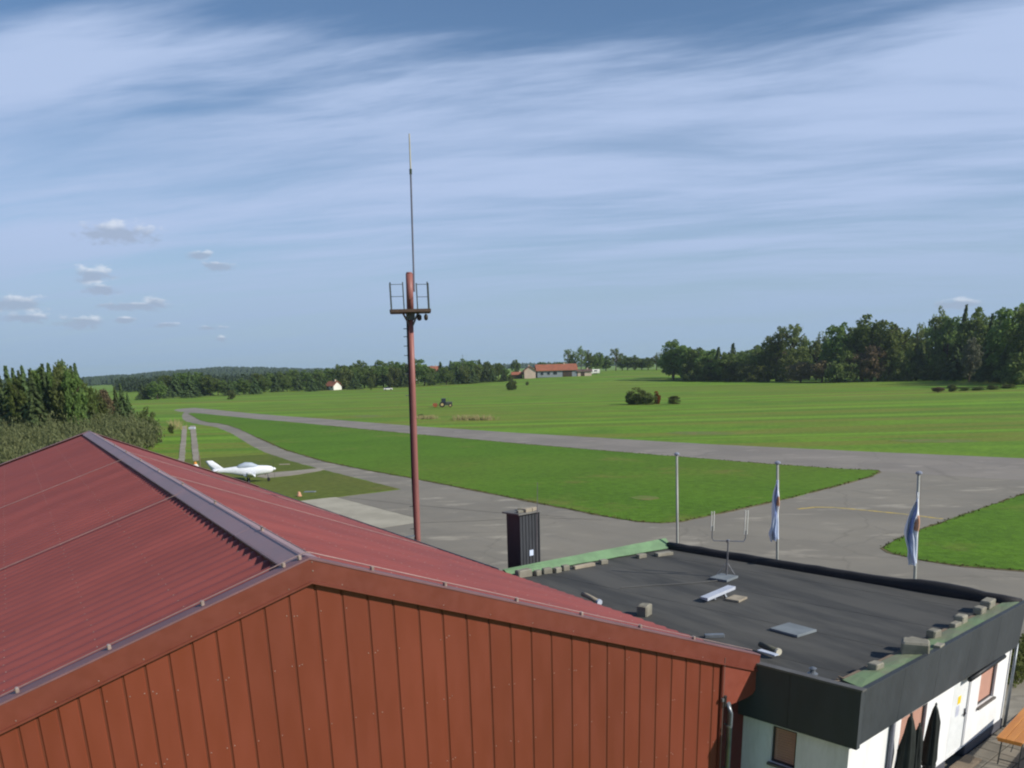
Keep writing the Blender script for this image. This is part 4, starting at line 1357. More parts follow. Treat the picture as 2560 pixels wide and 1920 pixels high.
for s in (-1, 1):
    prop.hexa([(3.10, -0.05, 1.02), (3.13, 0.05, 1.02), (3.11, 0.05, 1.02), (3.08, -0.05, 1.02), (3.125, -0.07, 1.02 + s * 0.5), (3.105, 0.07, 1.02 + s * 0.5), (3.095, 0.07, 1.02 + s * 0.5), (3.115, -0.07, 1.02 + s * 0.5)])
    prop.hexa([(3.125, -0.07, 1.02 + s * 0.5), (3.105, 0.07, 1.02 + s * 0.5), (3.095, 0.07, 1.02 + s * 0.5), (3.115, -0.07, 1.02 + s * 0.5), (3.115, -0.03, 1.02 + s * 0.84), (3.11, 0.03, 1.02 + s * 0.84), (3.10, 0.03, 1.02 + s * 0.84), (3.105, -0.03, 1.02 + s * 0.84)])
put('propeller', prop, mat('black_propeller', lin(46, 46, 48), rough=0.4), pl, local=True)
put('nose_leg', MB().tube([(2.35, 0, 0.72), (2.42, 0, 0.2)], 0.035, 8), M_ZINC, pl, local=True)
put('nose_wheel', MB().tube([(2.42, -0.06, 0.17), (2.42, 0.06, 0.17)], 0.17, 14), M_TYRE, pl, local=True)
put('exhaust', MB().tube([(2.2, -0.25, 0.68), (2.05, -0.27, 0.55)], 0.03, 7), M_RUST, pl, local=True)

# small markers on the grass by the hangar
o = empty('boundary_marker', (11.9, 79.0, 0), 0, 'white and orange boundary marker with wooden stake on the grass', 'marker')
put('cone', MB().lathe([(0.32, 0), (0.32, 0.25), (0.18, 0.5)], 10), mat('white_marker', lin(226, 226, 220), rough=0.6), o, local=True)
put('band', MB().lathe([(0.185, 0.501), (0.10, 0.72)], 10), mat('orange_marker', lin(226, 150, 60), rough=0.6), o, local=True)
put('stake', MB().tube([(0.45, 0.1, 0), (0.5, 0.1, 1.3)], 0.06, 6), M_BOARD, o, local=True)
o = put('orange_cone', MB().lathe([(0.2, 0), (0.2, 0.06), (0.16, 0.08), (0.13, 0.24), (0.08, 0.33), (0.04, 0.35)], 10), mat('faded_orange', lin(204, 156, 122), lin(188, 138, 106), scale=5, rough=0.7), loc=(14.5, 52.4, 0.03), smooth=True)
tag(o, 'small faded orange cone at the corner of the concrete pad', 'cone')
block('ground_plate', 15.85, 54.2, 0.031, 0.85, 0.5, 0.05, -0.6, 'pale flat plate lying on the grass near the orange cone', 'plate', M_GREYSL)
block('ground_plate', 20.0, 76.5, 0.031, 1.0, 0.5, 0.05, -0.5, 'pale flat stone lying on grass ahead of the aeroplane', 'plate', M_BEIGE)
block('ground_plate', 24.0, 150.0, 0.0, 1.1, 0.6, 0.35, -0.5, 'white stone beside the upper end of the twin tracks', 'stone', M_PALE)

# ------------------------------------------------------------------ terrace in front of the sunlit wall
M_SLAB = mat('terrace_slab', lin(126, 120, 108), lin(108, 104, 94), scale=2.0, rough=0.9, rnd=0.14, bump=0.003, bscale=25, coords='obj')
ter = put('terrace', MB().hexa([tuple(cw(u, v, z)) for z in (-0.05, 0.02) for u, v in ((1.0, -4.2), (13.5, -4.2), (13.5, 0.16), (1.0, 0.16))]), mat('joint_sand', lin(96, 90, 78), lin(84, 80, 68), scale=3, rough=0.95), kind='structure')
sl = MB().bbox(-0.235, 0.235, -0.235, 0.235, 0, 0.045, 0.012).mesh('paving_slab', M_SLAB)
r = random.Random(2)
for i in range(25):
    for j in range(8):
        p = cw(1.3 + i * 0.485, -0.1 - j * 0.485, 0.02 + r.uniform(-0.004, 0.004))
        put('paving_slab', sl, None, ter, tuple(p), rot=(0, 0, TH + r.uniform(-0.01, 0.01)))
M_PINE = mat('varnished_pine', lin(206, 140, 66), lin(188, 122, 54), scale=1.2, rough=0.4, stretch=(0.6, 6, 1), coords='obj')
M_LEGS = mat('dark_steel_leg', lin(52, 56, 54), rough=0.5)


def beer_table(x, y, rz, w, h, ln, name, label, cat):
    o = empty(name, (x, y, 0.065), rz, label, cat)
    nb = 3 if w > 0.4 else 2
    for k in range(nb):
        a = -w / 2 + k * w / nb
        put('board', MB().bbox(0, ln, a + 0.004, a + w / nb - 0.004, h - 0.03, h, 0.006), M_PINE, o, local=True)
    for xa in (0.02, ln - 0.05):
        put('apron_rail', MB().box(xa, xa + 0.03, -w / 2 + 0.03, w / 2 - 0.03, h - 0.09, h - 0.031), M_PINE, o, local=True)
    for x0, dx in ((0.3, 0.16), (ln - 0.3, -0.16)):
        for s in (-1, 1):
            put('leg', MB().tube([(x0, s * (w / 2 - 0.06), h - 0.04), (x0 - dx * 0.6, s * (w / 2 - 0.06), 0.0)], 0.014, 6), M_LEGS, o, local=True)
        put('leg_brace', MB().tube([(x0 - dx * 0.5, -w / 2 + 0.06, 0.12), (x0 - dx * 0.5, w / 2 - 0.06, 0.12)], 0.012, 6).tube([(x0, 0, h * 0.45), (x0 + dx * 2.6, 0, h - 0.04)], 0.010, 6), M_LEGS, o, local=True)
    return o


beer_table(14.38, -1.50, TH + 0.08, 0.52, 0.70, 2.2, 'beer_table', 'varnished pine folding table on the terrace by the white wall', 'table')
beer_table(14.85, -2.12, TH + 0.08, 0.25, 0.42, 2.2, 'beer_bench', 'low varnished pine bench in front of the folding table', 'bench')
o = block('wooden_step', 13.85, -0.92, 0.066, 0.95, 0.34, 0.06, TH, 'flat grey-brown wooden duckboard beside the terrace table', 'duckboard', M_BOARD)


def parasol(x, y, h, r0, label, seed):
    rr = random.Random(seed)
    o = empty('parasol', (x, y, 0.065), rr.uniform(0, 1), label, 'parasol', 'closed parasols by the white wall')
    put('pole', MB().tube([(0, 0, 0.05), (0, 0, h)], 0.02, 7), M_LEGS, o, local=True)
    ph = rr.uniform(0, 6)
    put('canopy', MB().lathe([(0.02, h + 0.02), (0.05, h - 0.06), (0.09, h - 0.3), (r0, h - 0.75), (r0 * 1.02, h - 1.1), (r0 * 0.8, h - 1.25), (r0 * 1.1, h - 1.55), (r0 * 0.95, h - 1.62)][::-1], 24, (0, 0, 0),
        lambda k, i: 1 + 0.22 * cos(k * pi * 2 / 24 * 8 + ph) + 0.16 * cos(k * pi / 12 + i * 1.7 + ph) + 0.1 * cos(k * pi / 6 + i * 2.9)), mat('black_green_cloth', lin(40, 46, 42), lin(32, 36, 34), scale=4, rough=0.8), o, local=True, smooth=True)
    put('strap', MB().lathe([(r0 * 1.05, h - 1.27), (r0 * 1.05, h - 1.22)], 12), M_LEGS, o, local=True)
    put('finial', MB().lathe([(0.015, h + 0.02), (0.025, h + 0.05), (0.008, h + 0.09)], 8), M_LEGS, o, local=True)
    put('base', MB().lathe([(0.19, 0), (0.19, 0.06), (0.05, 0.09)], 14), M_PLINTH, o, local=True)


parasol(11.77, -1.425, 2.03, 0.13, 'rightmost of the closed dark parasols, tallest against the white wall', 1)
parasol(10.72, -1.635, 2.13, 0.14, 'leftmost of the closed dark parasols under the sunlit fascia', 2)
parasol(11.13, -1.555, 1.80, 0.12, 'middle and shortest of the closed dark parasols', 3)

# ------------------------------------------------------------------ buildings and vehicles out in the fields
M_ORROOF = mat('orange_tile_roof', lin(164, 100, 74), lin(142, 90, 68), scale=0.5, rough=0.8)
M_BRROOF = mat('brown_tile_roof', lin(104, 82, 74), lin(88, 72, 66), scale=0.5, rough=0.8)
M_OCHRE = mat('pale_plaster', lin(206, 184, 166), lin(192, 172, 156), scale=0.4, rough=0.9)
M_GREYPL = mat('grey_blue_plaster', lin(146, 152, 158), lin(132, 140, 148), scale=0.4, rough=0.9)
M_WPL = mat('white_plaster', lin(232, 230, 224), lin(222, 220, 214), scale=0.4, rough=0.9)
M_WOODD = mat('dark_barn_wood', lin(78, 62, 54), lin(64, 52, 46), scale=0.6, rough=0.9)
M_PANE = mat('dark_pane', lin(48, 56, 66), lin(40, 46, 56), scale=2, rough=0.15)


def house(name, loc, rz, w, d, hw, hr, wm, rm, label, wins=(), doors=(), cat='house', over=0.5):
    """gable-roofed house, ridge along local x; openings are (x, z, w, h) on the front (-y)"""
    o = empty(name, loc, rz, label, cat)
    put('wall', MB().prism_y([(-w / 2, 0), (w / 2, 0), (w / 2, hw), (-w / 2, hw)], -d / 2, d / 2)
        .add([(-w / 2, -d / 2, hw), (-w / 2, d / 2, hw), (-w / 2, 0, hw + hr - 0.15), (w / 2, -d / 2, hw), (w / 2, d / 2, hw), (w / 2, 0, hw + hr - 0.15)], [(0, 2, 1), (3, 4, 5), (0, 3, 5, 2), (1, 2, 5, 4)]), wm, o, local=True)
    k = hr / (d / 2)
    rf = MB()
    for s in (-1, 1):
        e = d / 2 + over
        p = [(-w / 2 - over, 0, hw + hr), (w / 2 + over, 0, hw + hr), (w / 2 + over, s * e, hw + hr - k * e), (-w / 2 - over, s * e, hw + hr - k * e)]
        if s < 0:
            p = [p[0], p[3], p[2], p[1]]
        rf.hexa([(x, y, z) for x, y, z in p] + [(x, y, z + 0.22) for x, y, z in p])
    rfo = put('roof', rf, rm, o, local=True)
    put('chimney', MB().box(w * 0.2, w * 0.2 + 0.7, -0.35, 0.35, hw + hr - 0.4, hw + hr + 0.9), M_OCHRE, rfo, local=True)
    for (x, z, ww, wh) in wins:
        wo = put('window', MB().box(x - ww / 2 - 0.08, x + ww / 2 + 0.08, -d / 2 - 0.06, -d / 2 - 0.002, z - 0.08, z + wh + 0.08), M_WPL, o, local=True)
        put('pane', MB().box(x - ww / 2, x + ww / 2, -d / 2 - 0.09, -d / 2 - 0.062, z, z + wh), M_PANE, wo, local=True)
    for (x, z, ww, wh) in doors:
        put('door', MB().box(x - ww / 2, x + ww / 2, -d / 2 - 0.08, -d / 2 - 0.003, z, z + wh), M_WOODD, o, local=True)
    return o


gh = lambda x, y: ground_h(x, y) - 0.1
vz = lambda x, y: atan2(y - CAM.y, x - CAM.x) - pi / 2     # facing the airfield
FX, FY = 256.0, 398.0
fr = vz(FX, FY) + 0.12
house('farm_building', (FX, FY, gh(FX, FY)), fr, 21, 11, 3.6, 2.8, M_GREYPL, M_ORROOF, 'long farm building with orange roof and grey-blue front on the rise',
      [(-8, 1.2, 1.6, 1.6), (-4.5, 1.2, 1.6, 1.6), (-1, 1.2, 2.2, 1.8)], [(5.5, 0, 5.0, 3.0)], 'farmhouse', 0.7)
def near(x, y, dx, dy, rz):
    return (x + dx * cos(rz) - dy * sin(rz), y + dx * sin(rz) + dy * cos(rz))
a = near(FX, FY, -14.5, -2, fr)
house('farm_wing', (*a, gh(*a)), fr + pi / 2, 8, 6, 4.0, 2.0, M_OCHRE, M_ORROOF, 'narrow pinkish gabled wing at left of the farm', [], [], 'farmhouse')
a = near(FX, FY, 14.8, -3, fr)
house('low_shed', (*a, gh(*a)), fr, 7.5, 5, 2.4, 0.9, M_OCHRE, M_BRROOF, 'low pale shed at right of the long farm building', [], [(-1, 0, 2, 2)], 'shed')
a = near(FX, FY, -21, -1, fr)
house('garden_shed', (*a, gh(*a)), fr, 5.5, 4.5, 2.3, 1.1, M_WOODD, M_ORROOF, 'small dark shed with reddish roof left of the farm', [], [], 'shed')


def trailer(x, y, rz, ln, label):
    o = empty('caravan', (x, y, ground_h(x, y)), rz, label, 'caravan')
    put('body', MB().loft([[(u, yy, zz) for yy, zz in ((-1.1, 0.6), (1.1, 0.6), (1.15, 1.8), (0.95, 2.6), (-0.95, 2.6), (-1.15, 1.8))] for u in (-ln / 2, -ln / 2 + 0.3, ln / 2 - 0.3, ln / 2)]), M_WPL, o, local=True)
    put('window', MB().box(-0.9, 0.9, -1.2, -1.12, 1.5, 2.1), M_PANE, o, local=True)
    for s in (-1, 1):
        put('wheel', MB().tube([(s * 0.5, -1.12, 0.35), (s * 0.5, -0.9, 0.35)], 0.35, 12), M_TYRE, o, local=True)
    put('drawbar', MB().bar((ln / 2, 0, 0.65), (ln / 2 + 1.1, 0, 0.5), 0.12), M_STEEL, o, local=True)


a = near(FX, FY, 18.5, 8, fr)
trailer(*a, fr, 5.2, 'left of the two white caravans right of the farm')
a = near(FX, FY, 24.0, 16, fr)
trailer(*a, fr + 0.1, 4.6, 'right of the two white caravans right of the farm')
a = (139.5, 421.0)
house('cottage', (*a, gh(*a)), vz(*a) - 0.9, 6.2, 5, 2.2, 1.9, M_WPL, M_ORROOF, 'small white cottage with orange roof in front of the far trees', [(1.5, 1.0, 1.1, 1.2), (-1.5, 1.0, 1.1, 1.2)])
a = (221.0, 500.0)
house('country_house', (*a, gh(*a) + 1.0), vz(*a), 7, 7, 4.6, 2.8, M_WPL, M_BRROOF, 'white house with dark roof right of the mast among trees', [(-2, 3.0, 1.1, 1.2), (0.2, 3.0, 1.1, 1.2), (2.2, 3.0, 1.1, 1.2)])
a = (246.0, 534.0)
house('hill_house', (*a, gh(*a) + 2.6), vz(*a), 7, 6, 4.2, 2.6, M_WPL, M_ORROOF, 'half-hidden house with reddish roof behind the far trees', [(1.8, 2.6, 1.1, 1.2)])
a = (278.0, 306.0)
house('wood_house', (*a, gh(*a) + 1.2), vz(*a) + 0.2, 10, 8, 4.6, 3.0, M_OCHRE, M_ORROOF, 'house with orange roof peeping through the right-hand trees', [(2, 2.6, 1.1, 1.2), (-2, 2.6, 1.1, 1.2)])
# tractor with an orange implement on the meadow
tx_, ty_ = 88.4, 183.8
tr = empty('tractor', (tx_, ty_, 0), vz(tx_, ty_) - 0.05, 'dark tractor with orange implement working on the meadow', 'tractor')
tr.scale = (0.85, 0.85, 0.85)
M_TRB = mat('tractor_blue_green', lin(88, 92, 84), lin(74, 80, 74), scale=2, rough=0.4, coords='obj')
M_TRO = mat('implement_orange', lin(170, 92, 58), lin(150, 84, 56), scale=2, rough=0.6, coords='obj')
put('bonnet', MB().bbox(0.5, 2.3, -0.42, 0.42, 0.9, 1.5, 0.08), M_TRB, tr, local=True)
put('chassis', MB().box(-0.9, 2.2, -0.3, 0.3, 0.55, 0.899), M_STEEL, tr, local=True)
cabm = MB().loft([[(-0.75, y, z) for y, z in ((-0.7, 0.95), (0.7, 0.95), (0.62, 2.3), (-0.62, 2.3))], [(0.48, y, z) for y, z in ((-0.7, 0.95), (0.7, 0.95), (0.62, 2.3), (-0.62, 2.3))]])
put('cab', cabm, M_PANE, tr, local=True)
put('cab_roof', MB().bbox(-0.85, 0.58, -0.75, 0.75, 2.302, 2.45, 0.05), M_TRB, tr, local=True)
for s in (-1, 1):
    for xx, rad, wd in ((-0.55, 0.78, 0.42), (1.75, 0.52, 0.32)):
        w_ = put('wheel', MB().tube([(xx, s * 0.72, rad), (xx, s * (0.72 + wd), rad)], rad, 18), M_TYRE, tr, local=True)
        put('rim', MB().tube([(xx, s * 0.715, rad), (xx, s * (0.725 + wd), rad)], rad * 0.52, 14), mat('cream_rim', lin(206, 180, 130), rough=0.5), w_, local=True)
put('exhaust', MB().tube([(1.2, 0.3, 1.5), (1.2, 0.3, 2.4)], 0.04, 6), M_STEEL, tr, local=True)
put('implement_frame', MB().bar((-1.0, 0, 0.7), (-2.0, 0, 0.7), 0.15).bar((-2.0, -1.1, 0.75), (-2.0, 1.1, 0.75), 0.18), M_TRO, tr, local=True)
put('implement_rotor', MB().tube([(-2.5, -1.2, 0.6), (-2.5, 1.2, 0.6)], 0.48, 12), M_TRO, tr, local=True)
put('implement_hood', MB().loft([[(-3.3, y, 0.4), (-3.1, y, 1.15), (-2.1, y, 1.2), (-2.0, y, 0.95)] for y in (-1.25, 1.25)]), M_TRO, tr, local=True)
# parked car by the far lone tree
a = (146.5, 366.0)
cr = empty('parked_car', (*a, ground_h(*a)), vz(*a) + 0.1, 'small white car parked beside the lone dark tree on the far meadow', 'car')
put('body', MB().bbox(-2.0, 2.0, -0.8, 0.8, 0.3, 0.85, 0.1), M_WPL, cr, local=True)
put('cabin', MB().loft([[(-1.5, y, 0.851) for y in (-0.72, 0.72)] + [(-1.0, y, 1.4) for y in (0.6, -0.6)], [(1.1, y, 0.851) for y in (-0.72, 0.72)] + [(0.4, y, 1.4) for y in (0.6, -0.6)]]), M_PANE, cr, local=True)
for s in (-1, 1):
    for xx in (-1.25, 1.25):
        put('wheel', MB().tube([(xx, s * 0.66, 0.31), (xx, s * 0.84, 0.31)], 0.31, 12), M_TYRE, cr, local=True)
# thin lattice pole on the skyline
a = (199.0, 395.0)
o = put('transmission_pole', MB().tube([(0, 0, 0), (0, 0, 14.0)], [0.14, 0.07], 6).bar((-0.7, 0, 13.2), (0.7, 0, 13.2), 0.09), M_STEEL, loc=(*a, ground_h(*a)))
tag(o, 'thin pole rising above the far trees right of the mast', 'pole')


# ------------------------------------------------------------------ vegetation
def leaf_material(name, col, col2, rnd=0.22, trans=0.25):
    m = D.materials.new(name)
    m.use_nodes = True
    nt = m.node_tree
    N = NT(nt)
    bs = nt.nodes['Principled BSDF']
    out = nt.nodes['Material Output']
    bs.inputs['Roughness'].default_value = 0.75
    bs.inputs['Specular IOR Level'].default_value = 0.15
    oc = N.n('ShaderNodeTexCoord').outputs['Object']
    n = N.noise(oc, 7.0, 3.0, 0.6)
    c = N.mix(N.smooth(n, 0.35, 0.65), col, col2)
    oi = N.n('ShaderNodeObjectInfo')
    hsv = N.n('ShaderNodeHueSaturation')
    N.l(N.smooth(oi.outputs['Random'], 0, 1, 1 - rnd, 1 + rnd), hsv.inputs['Value'])
    N.l(N.math('ADD', N.math('MULTIPLY', oi.outputs['Random'], 0.035), 0.482), hsv.inputs['Hue'])
    N.l(c, hsv.inputs['Color'])
    N.l(hsv.outputs[0], bs.inputs['Base Color'])
    tr = N.n('ShaderNodeBsdfTranslucent')
    N.l(hsv.outputs[0], tr.inputs['Color'])
    mx = N.n('ShaderNodeMixShader')
    mx.inputs[0].default_value = trans
    N.l(bs.outputs[0], mx.inputs[1])
    N.l(tr.outputs[0], mx.inputs[2])
    N.l(mx.outputs[0], out.inputs[0])
    MATS[name] = m
    return m


LM = dict(oak=leaf_material('broad_leaf', lin(122, 140, 76), lin(98, 118, 62), trans=0.48),
          airy=leaf_material('airy_leaf', lin(134, 146, 88), lin(112, 126, 74), trans=0.48),
          spruce=leaf_material('spruce_needle', lin(96, 114, 70), lin(80, 98, 60), trans=0.3),
          brown=leaf_material('autumn_leaf', lin(142, 126, 96), lin(122, 114, 80), trans=0.45),
          pale=leaf_material('silver_leaf', lin(128, 132, 108), lin(108, 114, 90)),
          orange=leaf_material('orange_leaf', lin(148, 98, 50), lin(124, 84, 44)),
          shrub=leaf_material('shrub_leaf', lin(116, 126, 74), lin(96, 110, 60), trans=0.45),
          willow=leaf_material('thicket_leaf', lin(122, 124, 84), lin(100, 106, 70), rnd=0.02, trans=0.35))
M_BARK = mat('brown_bark', lin(86, 74, 60), lin(66, 58, 48), scale=12, rough=0.95, coords='obj')
M_BIRCH = mat('birch_bark', lin(208, 204, 194), lin(120, 114, 106), scale=14, rough=0.9, lo=0.5, hi=0.62, coords='obj')


def leafquads(mb, c, rad, n, size, r, flat=1.0, zs=1.0):
    for _ in range(n):
        while True:
            p = Vector((r.uniform(-1, 1), r.uniform(-1, 1), r.uniform(-1, 1)))
            if p.length_squared <= 1:
                break
        p = c + Vector((p.x * rad[0], p.y * rad[1], p.z * rad[2] * flat))
        nrm = Vector((r.gauss(0, 1), r.gauss(0, 1), r.gauss(0.3, 1))).normalized()
        a = nrm.orthogonal().normalized()
        a = Quaternion(nrm, r.uniform(0, 2 * pi)) @ a
        b = nrm.cross(a)
        s = size * r.uniform(0.6, 1.4)
        a, b = a * s, b * s * r.uniform(0.5, 0.9)
        a.z *= zs
        b.z *= zs
        mb.add([p - a, p - b * 0.9, p + a, p + b], [(0, 1, 2, 3)])


def crown_mesh(kind, seed):
    """unit tree: height 1, crown radius 1 (x/y are scaled by the crown radius, z by the height)"""
    r = random.Random(seed)
    mb = MB()
    if kind == 'spruce':
        lv = 15
        for i in range(lv):
            z = 0.10 + 0.88 * i / (lv - 1)
            R = (1.02 - z) * 1.05 * r.uniform(0.85, 1.1) + 0.03
            nb = max(4, int(11 * (1.1 - z)))
            for k in range(nb):
                a = 2 * pi * (k + r.random() * 0.7) / nb
                for s in range(5):
                    t = (s + 0.6) / 5
                    rad = R * t
                    p = Vector((cos(a) * rad, sin(a) * rad, z - 0.055 * t + r.uniform(-0.012, 0.012)))
                    leafquads(mb, p, (0.12, 0.12, 0.014), 3, 0.0, r) if False else None
                    for q in range(4):
                        o = Vector((r.uniform(-0.13, 0.13) * (1 - z * 0.6), r.uniform(-0.13, 0.13) * (1 - z * 0.6), r.uniform(-0.02, 0.012)))
                        ax = Vector((cos(a), sin(a), 0)) * 0.13 * (1.15 - z * 0.7) + Vector((r.uniform(-.05, .05), r.uniform(-.05, .05), -0.022))
                        bx_ = Vector((-sin(a), cos(a), 0)) * 0.07 + Vector((0, 0, r.uniform(-0.014, 0.014)))
                        mb.add([p + o - ax, p + o - bx_, p + o + ax, p + o + bx_], [(0, 1, 2, 3)])
        mb.add([(0.03, 0, 0.94), (-0.02, 0.03, 0.94), (-0.02, -0.03, 0.94), (0, 0, 1.0)], [(0, 1, 3), (1, 2, 3), (2, 0, 3)])
        return mb.mesh('crown', LM['spruce'])
    if kind in ('oak', 'brown', 'pale', 'birch'):
        zc, rz, ncl, per, cs, gap = 0.54, 0.45, 78, 46, 0.26, 0.35
    elif kind == 'airy':
        zc, rz, ncl, per, cs, gap = 0.62, 0.37, 40, 34, 0.23, 0.2
    elif kind == 'poplar':
        zc, rz, ncl, per, cs, gap = 0.56, 0.44, 46, 40, 0.36, 0.2
    else:      # shrub, bush, orange: leaf to the ground
        zc, rz, ncl, per, cs, gap = 0.42, 0.54, 56, 50, 0.30, 0.2
    lob = [(r.uniform(0, 2 * pi), r.uniform(0.25, 0.95), r.uniform(0.75, 1.15)) for _ in range(6)]
    for _ in range(ncl):
        while True:
            p = Vector((r.uniform(-1, 1), r.uniform(-1, 1), r.uniform(-1, 1)))
            if gap < p.length <= 1:
                break
        k = 1.0
        a = atan2(p.y, p.x)
        for la, lz, lr in lob:
            if abs((a - la + pi) % (2 * pi) - pi) < 0.6:
                k = lr
        c = Vector((p.x * 0.86 * k, p.y * 0.86 * k, zc + p.z * rz * (0.92 if p.z > 0 else 0.95) * (0.85 + 0.15 * k)))
        s = cs * r.uniform(0.6, 1.25)
        leafquads(mb, c, (s, s, s * (0.30 if kind not in ('shrub',) else 0.4)), per, 0.075 if kind != 'airy' else 0.066, r, zs=0.34 if kind not in ('shrub', 'bush', 'orange', 'brown') else 0.6)
        # leaf shapes are squashed back by the height scale, keep them small in z
    mb.v = [(x, y, max(0.0, z)) for x, y, z in mb.v]
    key = {'birch': 'airy', 'poplar': 'airy', 'bush': 'shrub'}.get(kind, kind)
    return mb.mesh('crown', LM[key])


def trunk_mesh(kind, seed):
    r = random.Random(seed)
    mb = MB()
    w = {'spruce': 0.06, 'shrub': 0.03, 'bush': 0.04, 'orange': 0.04}.get(kind, 0.075)
    top = {'spruce': 0.95, 'shrub': 0.5, 'bush': 0.5, 'orange': 0.55}.get(kind, 0.82)
    mb.tube([(0, 0, -0.02), (r.uniform(-.02, .02), r.uniform(-.02, .02), top * 0.4), (r.uniform(-.05, .05), r.uniform(-.05, .05), top)], [w, w * 0.7, w * 0.15], 7)
    if kind != 'spruce':
        for _ in range(7):
            z = r.uniform(0.28, 0.62) * top / 0.82
            a = r.uniform(0, 2 * pi)
            e = Vector((cos(a) * r.uniform(0.4, 0.75), sin(a) * r.uniform(0.4, 0.75), z + r.uniform(0.08, 0.26)))
            mb.tube([(0, 0, z), e * 0.5 + Vector((0, 0, z * 0.5 + 0.03)), e], [w * 0.45, w * 0.3, w * 0.08], 5)
    return mb.mesh('trunk', M_BIRCH if kind == 'birch' else M_BARK)


NVAR = dict(oak=5, spruce=4, airy=3, shrub=3, brown=3, birch=2, poplar=1, pale=1, orange=1, bush=3)
TREE = {}
for k, n in NVAR.items():
    TREE[k] = [(crown_mesh(k, 100 * len(k) + 7 * i + ord(k[0])), trunk_mesh(k, 31 * i + ord(k[1]))) for i in range(n)]

_tr = random.Random(77)
_cnt = {}


def plant(kind, x, y, z, h, w, name, label, cat='tree', group=None):
    kk = {'slimtree': 'oak'}.get(kind, kind)
    i = _cnt.get(kk, 0)
    _cnt[kk] = i + 1
    cm, tm = TREE[kk][i % len(TREE[kk])]
    o = empty(name, (x, y, ground_h(x, y) - 0.05), _tr.uniform(0, 2 * pi), label, cat, group)
    ws = max(w, 0.3) * _tr.uniform(0.95, 1.1)
    o.scale = (ws, ws, h)
    for nm, me in (('trunk', tm), ('crown', cm)):
        c = D.objects.new(nm, me)
        COL.objects.link(c)
        c.parent = o
    return o


RIGHT = [
    ('oak', 262.4, 308.1, 0.75, 16.9, 5.5), ('oak', 262.5, 301.1, 0.67, 14.9, 5.1), ('oak', 262.6, 292.7, 0.58, 14.0, 4.7), ('spruce', 262.8, 279.7, 0.45, 13.4, 4.2),
    ('spruce', 267.9, 276.5, 0.44, 14.9, 3.9), ('oak', 262.8, 274.9, 0.41, 11.2, 4.5), ('airy', 273.0, 265.6, 0.36, 13.6, 3.8), ('oak', 272.9, 259.9, 0.31, 16.2, 4.8),
    ('airy', 272.9, 255.9, 0.29, 21.0, 5.1), ('airy', 272.8, 247.7, 0.24, 22.1, 5.7), ('airy', 282.6, 243.6, 0.22, 18.6, 3.7), ('oak', 272.6, 224.8, 0.13, 20.4, 5.5),
    ('oak', 277.1, 216.8, 0.11, 22.6, 6.7), ('oak', 277.0, 209.7, 0.09, 21.5, 5.4), ('oak', 286.1, 210.2, 0.09, 19.6, 4.5), ('spruce', 295.7, 214.4, 0.1, 16.9, 2.7),
    ('poplar', 305.5, 215.2, 0.1, 20.9, 2.7), ('airy', 304.7, 207.1, 0.08, 25.7, 3.7), ('oak', 304.3, 202.0, 0.07, 21.9, 5.0), ('spruce', 303.7, 196.1, 0.06, 25.0, 3.6),
    ('oak', 293.7, 184.5, 0.04, 23.1, 5.4), ('spruce', 288.8, 176.1, 0.03, 20.8, 3.7), ('spruce', 280.2, 167.5, 0.02, 19.0, 3.3), ('oak', 268.4, 156.2, 0.02, 22.1, 5.4),
    ('spruce', 261.2, 148.7, 0.01, 20.0, 3.6), ('oak', 254.5, 141.5, 0.01, 21.2, 5.3), ('oak', 239.5, 127.5, 0.0, 19.2, 5.0), ('shrub', 263.0, 262.3, 0.31, 7.9, 4.4),
    ('shrub', 263.1, 254.6, 0.26, 6.2, 4.0), ('shrub', 268.0, 247.2, 0.23, 9.8, 4.3), ('brown', 263.4, 234.1, 0.16, 7.5, 4.2), ('brown', 263.6, 223.9, 0.12, 7.6, 4.4),
    ('shrub', 263.7, 214.6, 0.1, 10.6, 4.7), ('brown', 268.1, 213.0, 0.09, 9.8, 4.4), ('brown', 272.5, 209.2, 0.08, 12.3, 4.7), ('shrub', 276.9, 205.4, 0.08, 11.3, 4.7),
    ('spruce', 285.6, 200.2, 0.07, 12.9, 4.8), ('shrub', 281.3, 202.5, 0.07, 10.7, 4.1), ('spruce', 280.6, 182.2, 0.04, 10.6, 4.6), ('shrub', 289.9, 195.3, 0.06, 8.4, 4.5),
    ('pale', 272.2, 170.8, 0.03, 13.6, 2.9), ('spruce', 268.4, 161.4, 0.02, 11.6, 4.6), ('spruce', 261.1, 152.0, 0.01, 12.5, 4.1), ('shrub', 247.9, 140.1, 0.01, 8.9, 4.4),
    ('oak', 315.3, 318.7, 1.17, 12.0, 6.1), ('oak', 311.1, 274.5, 0.48, 16.3, 6.0), ('oak', 309.7, 259.9, 0.34, 16.7, 5.9), ('oak', 320.7, 258.6, 0.32, 20.6, 6.4),
    ('spruce', 328.8, 235.7, 0.17, 15.7, 5.5), ('oak', 333.5, 230.7, 0.15, 19.4, 6.3), ('spruce', 331.4, 217.4, 0.1, 19.5, 5.8), ('oak', 318.3, 197.8, 0.06, 20.7, 6.1),
    ('oak', 302.2, 179.9, 0.03, 21.0, 5.8), ('spruce', 292.6, 168.4, 0.02, 19.1, 5.2), ('brown', 273.3, 296.4, 0.67, 7.9, 4.4), ('brown', 267.9, 272.0, 0.4, 6.7, 4.2),
    ('shrub', 257.4, 291.4, 0.54, 8.3, 4.3),
]
